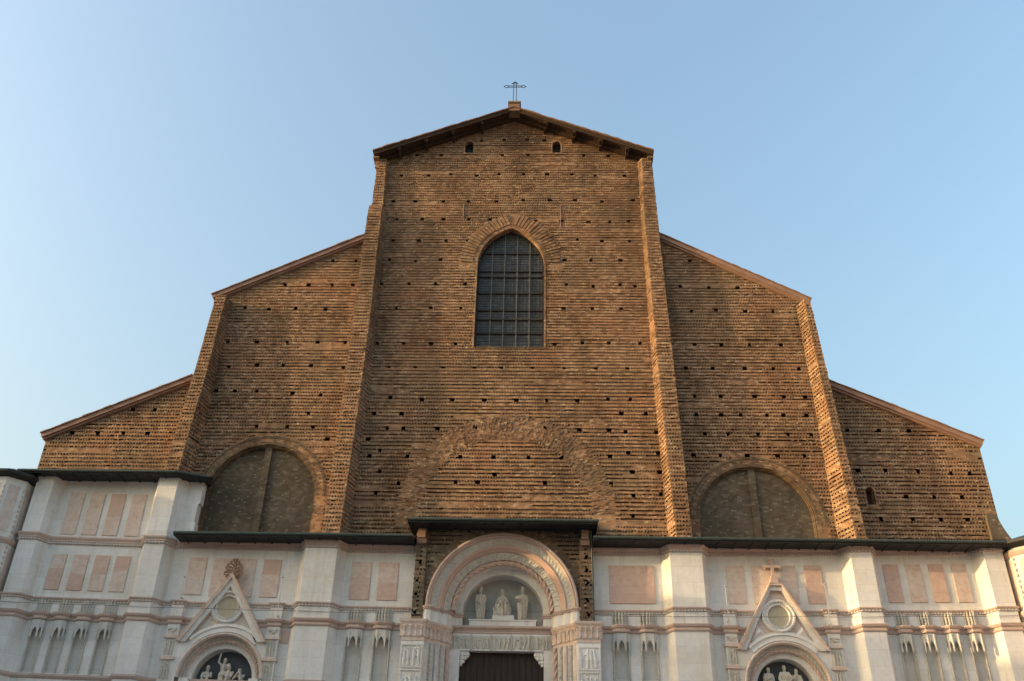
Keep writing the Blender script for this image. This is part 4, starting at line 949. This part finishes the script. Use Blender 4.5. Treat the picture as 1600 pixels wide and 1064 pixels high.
    if s < 0:   # leafy finial
        q = MB(); rn = random.Random(3)
        q.tube([(gx + 0.02, -1.0, 17.0), (gx + 0.04, -1.0, 18.05)], [0.16, 0.05], 8)
        for k in range(7):
            z = 17.02 + 0.15 * k; wd = (0.3, 0.4, 0.27, 0.36, 0.3, 0.19, 0.08)[k]; rr = (0.12, 0.13, 0.1, 0.12, 0.1, 0.08, 0.05)[k]
            for sg in (-1, 1):
                x = gx + 0.03; cx_, cz_ = x + sg * wd, z + 0.1; pts = [(x, -1.0, z - 0.12), (x + sg * wd * 0.5, -1.04, z - 0.06)]
                for m_ in range(9):
                    a = rad(-80 + 38 * m_); r1 = rr * (1 - 0.075 * m_); pts.append((cx_ + sg * r1 * math.cos(a), -1.06 - 0.008 * m_, cz_ + r1 * math.sin(a)))
                q.tube(pts, [0.05, 0.052] + [0.045 - 0.0025 * m_ for m_ in range(9)], 7); q.ball((cx_, -1.1, cz_), 0.04, 6, 5)
        tag(part(q, 'finial', TERRA, sp), 'curling leaf finial on the gable tip')
    else:       # stone cross
        q = MB(); q.box(gx - 0.2, gx + 0.2, -1.0, -0.66, 17.1, 17.4); q.box(gx - 0.13, gx + 0.13, -0.95, -0.7, 17.4, 17.58)
        q.prism([(gx - 0.08, 17.58), (gx + 0.08, 17.58), (gx + 0.08, 18.0), (gx + 0.36, 18.0), (gx + 0.4, 17.95), (gx + 0.5, 18.08), (gx + 0.4, 18.21), (gx + 0.36, 18.16), (gx + 0.08, 18.16), (gx + 0.08, 18.42), (gx + 0.13, 18.46), (gx, 18.58), (gx - 0.13, 18.46), (gx - 0.08, 18.42), (gx - 0.08, 18.16), (gx - 0.36, 18.16), (gx - 0.4, 18.21), (gx - 0.5, 18.08), (gx - 0.4, 17.95), (gx - 0.36, 18.0), (gx - 0.08, 18.0)], -0.9, -0.76)
        tag(part(q, 'gable_cross', ROSE, sp), 'pink stone cross on the gable top')

# ---------- many-sided piers closing the front at either end
for s in (-1, 1):
    cx = -29.0 if s < 0 else 29.15; cy = -1.1; r = 1.42 if s < 0 else 1.55; top = 22.3 if s < 0 else 19.0
    ang = [rad(22.5 + 45 * k) for k in range(8)]; oc = lambda rr, z: [(cx + rr * math.cos(a), cy + rr * math.sin(a), z) for a in ang]
    q = MB()
    def drum(mb, r0, z0, r1, z1):
        A = oc(r0, z0) + oc(r1, z1); mb.add(A, [(k, (k + 1) % 8, 8 + (k + 1) % 8, 8 + k) for k in range(8)] + [tuple(range(8, 16))])
    drum(q, r, 0, r, top); pier = part(q, 'corner_pier', WHITE)
    for z in (11.5, 14.6, 15.55, 18.75):
        q = MB(); drum(q, r + 0.02, z - 0.2, r + 0.14, z); drum(q, r + 0.14, z, r + 0.14, z + 0.12); part(q, 'band', ROSE, pier)
    for k in range(8):   # knobs up the corners, pink fields between
        q = MB(); x, y = cx + (r + 0.02) * math.cos(ang[k]), cy + (r + 0.02) * math.sin(ang[k]); z = 11.8
        while z < top - 0.4: q.ball((x, y, z), (0.07, 0.07, 0.11), 6, 5); z += 0.3
        part(q, 'crocket_row', PINK, pier)
    for k in range(8):
        a = (ang[k] + ang[(k + 1) % 8]) / 2 if k < 7 else rad(0); d = Vector((math.cos(a), math.sin(a))); t_ = Vector((-d.y, d.x)); f = r * math.cos(rad(22.5)) + 0.02
        for z0, z1 in ((12.0, 14.2), (15.9, 18.4)) + (((19.2, 21.9),) if s < 0 else ()):
            p = Vector((cx, cy)) + d * f; a_, b_ = p - t_ * 0.3, p + t_ * 0.3; q = MB(); q.quad((a_.x, a_.y, z0), (b_.x, b_.y, z0), (b_.x, b_.y, z1), (a_.x, a_.y, z1)); part(q, 'inlay_panel', PINK, pier)
    q = MB(); drum(q, r + 0.1, top, r + 0.5, top + 0.16); drum(q, r + 0.5, top + 0.16, r + 0.5, top + 0.3); drum(q, r + 0.5, top + 0.3, 0.1, top + 1.0); part(q, 'pier_roof', EAVE, pier)

# ---------- thin rods at the side portals
for x, z0, z1, lab in ((-17.45, 15.62, 16.95, 'thin pale rod left of the leafy-topped gable, above the cornice'), (-12.0, 14.7, 17.0, 'thin pale rod with round tip right of the leafy-topped gable'),
                       (12.15, 14.78, 16.85, 'slanted thin rod left of the gable that bears a stone cross'), (17.5, 14.7, 17.0, 'thin sunlit rod with round tip right of the gable with stone cross')):
    r = empty('lightning_rod', lab, 'rod', (x, -1.25, z0), 'thin rods flanking the side portals')
    lean = 0.0
    q = MB(); q.tube([(lean, 0, 0), (0, 0, z1 - z0)], 0.024, 6); q.build('shaft', ROD, r)
    q = MB(); q.ball((0, 0, z1 - z0), (0.07, 0.07, 0.06), 8, 6); q.build('tip', ROD, r)
    q = MB(); q.box(-0.03, 0.03, 0.0, 0.4, 0.2, 0.24); q.build('bracket', ROD, r)

# ================================================================== STATUES
def hand(mb, w, d, side=1, k=1.0):
    """palm and five fingers from wrist w along d, slightly curled"""
    w = Vector(w); d = Vector(d).normalized(); sx = d.cross(Vector((0, -1, 0.2))).normalized() * side; n = d.cross(sx)
    mb.ball(tuple(w + d * 0.045 * k), (0.032 * k, 0.032 * k, 0.04 * k), 8, 6)
    for i, (o, l) in enumerate(((-0.027, .062), (-0.009, .075), (0.009, .07), (0.027, .055))):
        b = w + d * 0.075 * k + sx * o * k; mb.tube([tuple(b), tuple(b + d * l * 0.55 * k), tuple(b + d * l * 0.9 * k + n * 0.02 * k)], [0.0115 * k, 0.011 * k, 0.009 * k], 6)
    b = w + d * 0.03 * k - sx * 0.03 * k; mb.tube([tuple(b), tuple(b + d * 0.04 * k - sx * 0.025 * k)], [0.013 * k, 0.01 * k], 6)
def head(mb, c, k=1.0, beard=False, hat=None, yaw=0.0, hair=True, tilt=0.0):
    R_ = Matrix.Rotation(yaw, 3, 'Z') @ Matrix.Rotation(tilt, 3, 'X'); c = Vector(c)
    def b(off, r): mb.ball(tuple(c + R_ @ (Vector(off) * k)), tuple(q * k for q in r), 12, 9, R_)
    b((0, 0, 0), (0.078, 0.098, 0.115)); b((0, -0.02, -0.06), (0.058, 0.07, 0.06))       # skull, jaw
    b((0, -0.098, -0.008), (0.014, 0.024, 0.028)); b((0, -0.085, 0.03), (0.05, 0.018, 0.012))   # nose, brow
    b((0, -0.084, -0.052), (0.026, 0.014, 0.008)); b((0, -0.084, -0.066), (0.02, 0.013, 0.007))  # lips
    for e in (-1, 1): b((e * 0.03, -0.086, 0.006), (0.014, 0.01, 0.008)); b((e * 0.08, 0.005, -0.005), (0.012, 0.022, 0.03))  # eyes, ears
    if hair:
        b((0, 0.02, 0.035), (0.09, 0.1, 0.1)); b((0, 0.055, -0.04), (0.085, 0.06, 0.09))
    if beard: b((0, -0.075, -0.105), (0.048, 0.04, 0.065))
    if hat == 'mitre':
        for q in (0.0,): mb.tube([tuple(c + R_ @ Vector((0, 0, z) ) * k) for z in (0.05, 0.14, 0.25, 0.31)], [0.095 * k, 0.105 * k, 0.06 * k, 0.01 * k], 10)
    if hat == 'crown':
        mb.tube([tuple(c + R_ @ Vector((0, 0, z)) * k) for z in (0.06, 0.16)], [0.09 * k, 0.11 * k], 10)
    if hat == 'veil': b((0, 0.03, 0.02), (0.1, 0.1, 0.125)); b((0, 0.06, -0.1), (0.12, 0.08, 0.13))
    if hat == 'helmet': b((0, 0.005, 0.05), (0.1, 0.115, 0.085)); b((0, 0.02, 0.14), (0.02, 0.1, 0.04))
def robe(mb, secs, folds=11, amp=0.018, seed=1, n=44):
    """cloth of elliptic sections (z, rx, ry, cx, cy), with vertical folds that deepen downward"""
    rn = random.Random(seed); ph = [rn.uniform(0, 6.28) for _ in range(4)]; vs = []; m = len(secs)
    for i, (z, rx, ry, cx, cy) in enumerate(secs):
        f = 1 - i / (m - 1)
        for j in range(n):
            a = 2 * PI * j / n; d = amp * (0.35 + f) * (math.sin(folds * a + ph[0] + 0.8 * z) + 0.6 * math.sin((folds // 2 + 1) * a + ph[1] - 1.5 * z))
            vs.append((cx + (rx + d) * math.cos(a), cy + (ry + d) * math.sin(a), z))
    mb.add(vs, [(i * n + j, i * n + (j + 1) % n, (i + 1) * n + (j + 1) % n, (i + 1) * n + j) for i in range(m - 1) for j in range(n)] + [tuple(range(n - 1, -1, -1)), tuple(range((m - 1) * n, m * n))])
def limb(mb, pts, r0, r1):
    n = len(pts); mb.tube(pts, [r0 + (r1 - r0) * i / (n - 1) for i in range(n)], 10)
    for i, p in enumerate(pts): mb.ball(p, (r0 + (r1 - r0) * i / (n - 1)) * 1.03, 10, 7)
def finish(mb, name, label, loc, group, scale=1.0, mat=STATUE, vox=0.013, rotz=0.0):
    o = mb.build(name, mat, None, smooth=True, loc=loc)
    md = o.modifiers.new('join', 'REMESH'); md.mode = 'VOXEL'; md.voxel_size = vox; md.use_smooth_shade = True
    o.scale = (scale,) * 3; o.rotation_euler = (0, 0, rotz); tag(o, label, 'statue', group); return o

def standing(seed, arms, beard=False, hat=None, yaw=0.0, hair=True, tilt=0.0):
    mb = MB(); sw = 0.03 if seed % 2 else -0.03
    robe(mb, [(0.0, 0.2, 0.17, 0, 0), (0.12, 0.2, 0.165, 0, 0), (0.45, 0.19, 0.155, sw, -0.02), (0.8, 0.19, 0.15, sw * 1.4, 0), (1.0, 0.165, 0.125, sw, 0), (1.15, 0.165, 0.12, 0, 0), (1.32, 0.195, 0.115, 0, 0.01), (1.42, 0.17, 0.1, 0, 0.01), (1.48, 0.07, 0.065, 0, 0.01)], 11, 0.034, seed)
    # mantle hanging over the shoulders, and a diagonal sweep of cloth
    for e in (-1, 1): mb.tube([(e * 0.16, 0.02, 1.42), (e * 0.23, 0.02, 1.25), (e * 0.24, 0.03, 0.9), (e * 0.2, 0.04, 0.45), (e * 0.17, 0.03, 0.1)], [0.07, 0.085, 0.08, 0.065, 0.04], 9)
    for k in range(4): mb.tube([(-0.2, -0.06, 1.05 - 0.1 * k), (-0.02, -0.17, 0.92 - 0.1 * k), (0.18, -0.09, 0.98 - 0.06 * k)], [0.03, 0.035, 0.03], 8)
    mb.tube([(0, 0.01, 1.44), (0, 0.0, 1.58)], [0.065, 0.055], 10); head(mb, (0, -0.02, 1.64), 1.0, beard, hat, yaw, hair, tilt)
    for e, el, wr in arms:
        sh = (e * 0.185, 0.01, 1.38); limb(mb, [sh, el], 0.078, 0.07); limb(mb, [el, wr], 0.072, 0.048)
        d = Vector(wr) - Vector(el); hand(mb, wr, d, e, 1.15)
    for e in (-1, 1): mb.ball((e * 0.08, -0.17, 0.03), (0.045, 0.1, 0.04), 8, 6)
    mb.box(-0.27, 0.27, -0.22, 0.2, -0.09, 0.0)
    return mb
G = 'statues in the arch over the central door'
mb = standing(3, [(-1, (-0.26, -0.03, 1.08), (-0.14, -0.2, 0.98)), (1, (0.27, 0.0, 1.1), (0.2, -0.14, 0.9))], True, 'mitre', 0.2)
finish(mb, 'statue', 'pale robed bishop statue standing left in the arch over the door, hands low', (-1.2, 1.02, 15.42), G, 0.99)
mb = standing(4, [(-1, (-0.28, -0.08, 1.12), (-0.3, -0.24, 1.1)), (1, (0.27, 0.0, 1.1), (0.24, -0.1, 0.88))], True, 'mitre', -0.25)
mb.box(-0.42, -0.2, -0.38, -0.2, 1.12, 1.18)
for q in range(4): mb.tube([(-0.39 + q * 0.055, -0.3, 1.15), (-0.39 + q * 0.055, -0.3, 1.28 + 0.07 * (q % 2))], [0.035, 0.02], 6)
finish(mb, 'statue', 'pale mitred statue right in the arch over the door, lifting a little model', (1.16, 1.02, 15.42), G, 1.0)
# enthroned mother and child
mb = MB()
robe(mb, [(0.0, 0.46, 0.34, 0, -0.1), (0.1, 0.42, 0.32, 0, -0.1), (0.3, 0.36, 0.3, 0, -0.12), (0.5, 0.32, 0.27, 0, -0.1), (0.6, 0.27, 0.22, 0, -0.03), (0.68, 0.2, 0.16, 0, 0.05), (0.85, 0.18, 0.135, 0, 0.06), (1.02, 0.2, 0.12, 0, 0.06), (1.12, 0.16, 0.1, 0, 0.06), (1.17, 0.07, 0.06, 0, 0.05)], 13, 0.04, 8)
for e in (-1, 1):
    limb(mb, [(e * 0.13, 0.0, 0.55), (e * 0.2, -0.32, 0.56)], 0.11, 0.095); limb(mb, [(e * 0.2, -0.32, 0.56), (e * 0.17, -0.36, 0.06)], 0.095, 0.06); mb.ball((e * 0.17, -0.42, 0.04), (0.05, 0.1, 0.04), 8, 6)
    mb.tube([(e * 0.13, 0.06, 1.1), (e * 0.26, 0.05, 0.9), (e * 0.33, 0.0, 0.6), (e * 0.42, -0.08, 0.12)], [0.07, 0.08, 0.09, 0.06], 9)
    mb.box(e * 0.42 - 0.06, e * 0.42 + 0.06, -0.2, 0.3, 0.0, 0.42); mb.ball((e * 0.45, -0.2, 0.4), 0.075, 8, 6)
limb(mb, [(-0.19, 0.05, 1.04), (-0.29, -0.08, 0.8), (-0.14, -0.28, 0.78)], 0.075, 0.05); hand(mb, (-0.14, -0.28, 0.78), (1, -0.2, 0.1), -1, 1.1)
limb(mb, [(0.19, 0.05, 1.04), (0.29, -0.06, 0.8), (0.2, -0.3, 0.7)], 0.075, 0.05); hand(mb, (0.2, -0.3, 0.7), (0, -1, -0.3), 1, 1.1)
mb.tube([(0, 0.05, 1.14), (0, 0.03, 1.27)], [0.06, 0.055], 10); head(mb, (0, 0.0, 1.33), 1.05, hat='veil', yaw=-0.15); head(mb, (0, 0.0, 1.33), 1.05, hat='crown', hair=False)
mb.ball((-0.12, -0.24, 0.78), (0.085, 0.08, 0.13), 10, 8); head(mb, (-0.13, -0.25, 0.97), 0.72, yaw=0.3)          # the child
limb(mb, [(-0.1, -0.28, 0.7), (-0.02, -0.4, 0.66), (0.0, -0.42, 0.5)], 0.05, 0.03); limb(mb, [(-0.15, -0.28, 0.7), (-0.16, -0.4, 0.64), (-0.15, -0.42, 0.5)], 0.05, 0.03)
limb(mb, [(-0.06, -0.26, 0.86), (0.04, -0.32, 0.8), (0.08, -0.32, 0.9)], 0.032, 0.022); hand(mb, (0.08, -0.32, 0.9), (0.1, -0.1, 1), 1, 0.7)
finish(mb, 'statue', 'pale seated mother with child on her lap, centre of the arch over the door', (0.02, 1.02, 15.6), G, 1.02)

def torso(mb, hip, chest, neck):
    """bare trunk from the hips to the neck"""
    h, c, n = Vector(hip), Vector(chest), Vector(neck); mid = h.lerp(c, 0.45)
    mb.tube([tuple(h), tuple(mid), tuple(c), tuple(c.lerp(n, 0.55)), tuple(n)], [0.15, 0.125, 0.155, 0.12, 0.055], 14)
    mb.ball(tuple(h), (0.165, 0.13, 0.12), 12, 8); mb.ball(tuple(c), (0.175, 0.12, 0.13), 12, 8)
G2 = 'statues in the arch of the left side portal'
mb = MB()   # standing figure with raised arm and a drape
torso(mb, (0.0, 0, 0.95), (0.03, 0.0, 1.3), (0.05, -0.01, 1.52)); head(mb, (0.06, -0.03, 1.64), 1.0, True, yaw=-0.2)
limb(mb, [(-0.12, 0, 1.43), (-0.26, -0.05, 1.55), (-0.22, -0.05, 1.85)], 0.062, 0.042); hand(mb, (-0.22, -0.05, 1.85), (0.15, 0, 1), -1, 1.15)
limb(mb, [(0.2, 0, 1.42), (0.3, -0.03, 1.15), (0.28, -0.12, 0.92)], 0.062, 0.042); hand(mb, (0.28, -0.12, 0.92), (-0.1, -0.3, -1), 1, 1.15)
limb(mb, [(-0.09, 0, 0.92), (-0.1, -0.05, 0.5), (-0.1, 0.0, 0.08)], 0.1, 0.05); limb(mb, [(0.09, 0, 0.92), (0.13, -0.1, 0.5), (0.12, -0.02, 0.08)], 0.1, 0.05)
for e in (-0.1, 0.12): mb.ball((e, -0.07, 0.03), (0.045, 0.11, 0.035), 8, 6)
robe(mb, [(0.35, 0.2, 0.14, 0.03, 0), (0.6, 0.2, 0.14, 0.02, -0.02), (0.85, 0.19, 0.14, 0.01, 0), (1.0, 0.165, 0.125, 0.01, 0)], 10, 0.02, 5)
mb.tube([(0.2, 0.05, 1.35), (0.28, 0.04, 0.9), (0.24, 0.04, 0.2)], [0.05, 0.07, 0.05], 8); mb.box(-0.25, 0.28, -0.2, 0.18, -0.1, 0.0)
finish(mb, 'statue', 'bare-chested standing figure raising one arm, above its seated neighbours in the left portal arch', (-14.8, -0.12, 11.06), G2, 1.04)
def seated(lean, face, beard, hat, seed, arm):
    mb = MB(); s = face
    torso(mb, (0, 0.05, 0.5), (s * lean, -0.05, 0.82), (s * lean * 1.5, -0.1, 1.0)); head(mb, (s * lean * 1.75, -0.14, 1.12), 1.0, beard, hat, yaw=s * 0.5, tilt=0.25)
    for e in (-1, 1):
        k = (e * 0.12 + s * 0.12, -0.38, 0.6 + 0.05 * e); limb(mb, [(e * 0.1, 0.0, 0.48), k], 0.11, 0.075); limb(mb, [k, (k[0] + s * 0.02, -0.4, 0.1)], 0.075, 0.05); mb.ball((k[0] + s * 0.03, -0.47, 0.05), (0.045, 0.1, 0.035), 8, 6)
        sh = (s * lean * 1.25 + e * 0.19, -0.06, 0.9)
        if arm == 'rest': el = (sh[0] + e * 0.05 + s * 0.05, -0.26, 0.68); wr = (s * lean + s * 0.2, -0.42, 0.72 + 0.04 * e)
        else: el = (sh[0] + s * 0.1, -0.3, 0.7); wr = (s * lean * 1.7 + e * 0.06, -0.3, 0.98)
        limb(mb, [sh, el], 0.065, 0.055); limb(mb, [el, wr], 0.055, 0.042); hand(mb, wr, Vector(wr) - Vector(el), e, 1.1)
    robe(mb, [(0.1, 0.28, 0.2, 0, 0.0), (0.35, 0.27, 0.2, 0, 0.0), (0.55, 0.22, 0.17, 0, 0.02)], 9, 0.02, seed); mb.box(-0.32, 0.32, -0.05, 0.28, 0.0, 0.4); mb.box(-0.36, 0.36, -0.5, 0.28, -0.08, 0.03)
    return mb
finish(seated(0.08, 1, True, None, 11, 'rest'), 'statue', 'hunched seated figure at the far left of the left portal arch', (-15.72, -0.05, 11.14), G2, 1.08)
finish(seated(0.02, -1, False, 'helmet', 12, 'rest'), 'statue', 'seated helmeted figure beside the standing one with the raised arm', (-14.38, -0.2, 11.12), G2, 1.12)
finish(seated(0.1, -1, False, None, 13, 'face'), 'statue', 'small seated figure at the right end of the left portal arch, hands near its face', (-13.68, -0.05, 11.08), G2, 1.02)
G3 = 'statues in the arch of the right side portal'
mb = standing(7, [(-1, (-0.2, -0.14, 1.1), (-0.02, -0.22, 1.16)), (1, (0.22, -0.12, 1.08), (0.02, -0.22, 1.02))], False, None, -0.5)
finish(mb, 'statue', 'draped figure facing right at the left of the right portal arch', (14.2, -0.05, 11.15), G3, 0.98)
mb = standing(8, [(-1, (-0.3, -0.1, 1.1), (-0.2, -0.26, 0.92)), (1, (0.3, -0.1, 1.12), (0.16, -0.26, 0.98))], True, None, 0.0)
mb.tube([(0.05, -0.26, 1.25), (0.42, -0.3, 0.5)], 0.035, 8); mb.tube([(-0.02, -0.26, 1.02), (-0.4, -0.3, 0.45)], 0.035, 8)
finish(mb, 'statue', 'bearded figure with two crossed poles before it, middle of the right portal arch', (15.02, -0.18, 11.1), G3, 1.06)
mb = standing(9, [(-1, (-0.2, -0.16, 1.15), (-0.12, -0.2, 1.4)), (1, (0.24, -0.1, 1.1), (0.06, -0.24, 1.05))], True, None, 0.5, True, 0.2)
finish(mb, 'statue', 'draped figure leaning its head on a hand at the right of the right portal arch', (15.66, -0.05, 11.1), G3, 0.98)

# ================================================================== cable across the cladding
cb = MB()
for xs, z, y in (((-27.3, -5.2), 15.1, -1.33), ((5.3, 27.4), 15.12, -1.33)):
    x0, x1 = xs; cb.tube([(x0 + (x1 - x0) * i / 24, y - 0.02, z + 0.00045 * (x0 + (x1 - x0) * i / 24) ** 2 - 0.03 * math.sin(PI * (i % 6) / 6)) for i in range(25)], 0.011, 5)
tag(cb.build('cable', IRON), 'thin dark cable strung along the marble between the two string courses', 'cable')

# ================================================================== the palace on the left of the square; it shades the marble
def palace(label, loc, rz, PH, y0, y1):
    pal = empty('palace', label, 'building', loc); pal.rotation_euler = (0, 0, rz)
    def pbox(name, mat, L):
        q = MB()
        for b in L: q.box(*b)
        return q.build(name, mat, pal)
    ay = [(y0 + 2 + i * 6.0) for i in range(int((y1 - y0 - 2) / 6) + 1)]
    m = MB(); Pp = lambda u, z, d: (7.0 + d, u, z)
    cuts = [cut_arch(y, 4.2, 2.1, 0.0) for y in ay[:-1]] + [cut_rect(y - 0.75, y + 0.75, z, z + 2.6) for y in ay[:-1] for z in (9.0, 14.5, 20.0)]
    coursed(m, Pp, 0, PH - 0.3, const(y0), const(y1), cuts, teeth=False, row=0.5)
    m.quad((7, y0, 0), (-7, y0, 0), (-7, y0, PH - 0.3), (7, y0, PH - 0.3)); m.quad((7, y1, 0), (-7, y1, 0), (-7, y1, PH - 0.3), (7, y1, PH - 0.3)); m.quad((-7, y0, 0), (-7, y1, 0), (-7, y1, PH - 0.3), (-7, y0, PH - 0.3)); m.quad((3, y0, 0), (3, y1, 0), (3, y1, 8), (3, y0, 8))
    m.build('wall', OLDPAINT, pal)
    for y in ay[:-1]:
        for z in (9.0, 14.5, 20.0):
            f = pbox('window', WHITE, [(7, 7.12, y - 0.95, y - 0.75, z - 0.2, z + 2.8), (7, 7.12, y + 0.75, y + 0.95, z - 0.2, z + 2.8), (7, 7.16, y - 0.75, y + 0.75, z + 2.6, z + 2.8), (7, 7.2, y - 0.75, y + 0.75, z - 0.2, z)])
            q = MB(); q.quad((6.8, y - 0.75, z), (6.8, y + 0.75, z), (6.8, y + 0.75, z + 2.6), (6.8, y - 0.75, z + 2.6)); q.build('pane', GLASS, f)
    q = MB(); q.add([(7.9, y0 - 0.6, PH), (7.9, y1 + 0.6, PH), (0, y1 + 0.6, PH + 1.3), (0, y0 - 0.6, PH + 1.3), (-7.9, y1 + 0.6, PH), (-7.9, y0 - 0.6, PH), (7.9, y0 - 0.6, PH - 0.3), (7.9, y1 + 0.6, PH - 0.3), (-7.9, y1 + 0.6, PH - 0.3), (-7.9, y0 - 0.6, PH - 0.3)], [(0, 1, 2, 3), (3, 2, 4, 5), (0, 6, 7, 1), (5, 4, 8, 9), (6, 9, 8, 7), (0, 3, 5, 9, 6), (1, 7, 8, 4, 2)]); q.build('roof', TILE, pal)
palace('long ochre arcaded palace along the left side of the square', (-55, -42, 0), 0, 26.55, -38, 46)
palace('long ochre arcaded palace along the right side of the square', (58, -46, 0), PI, 22.0, -34, 34)
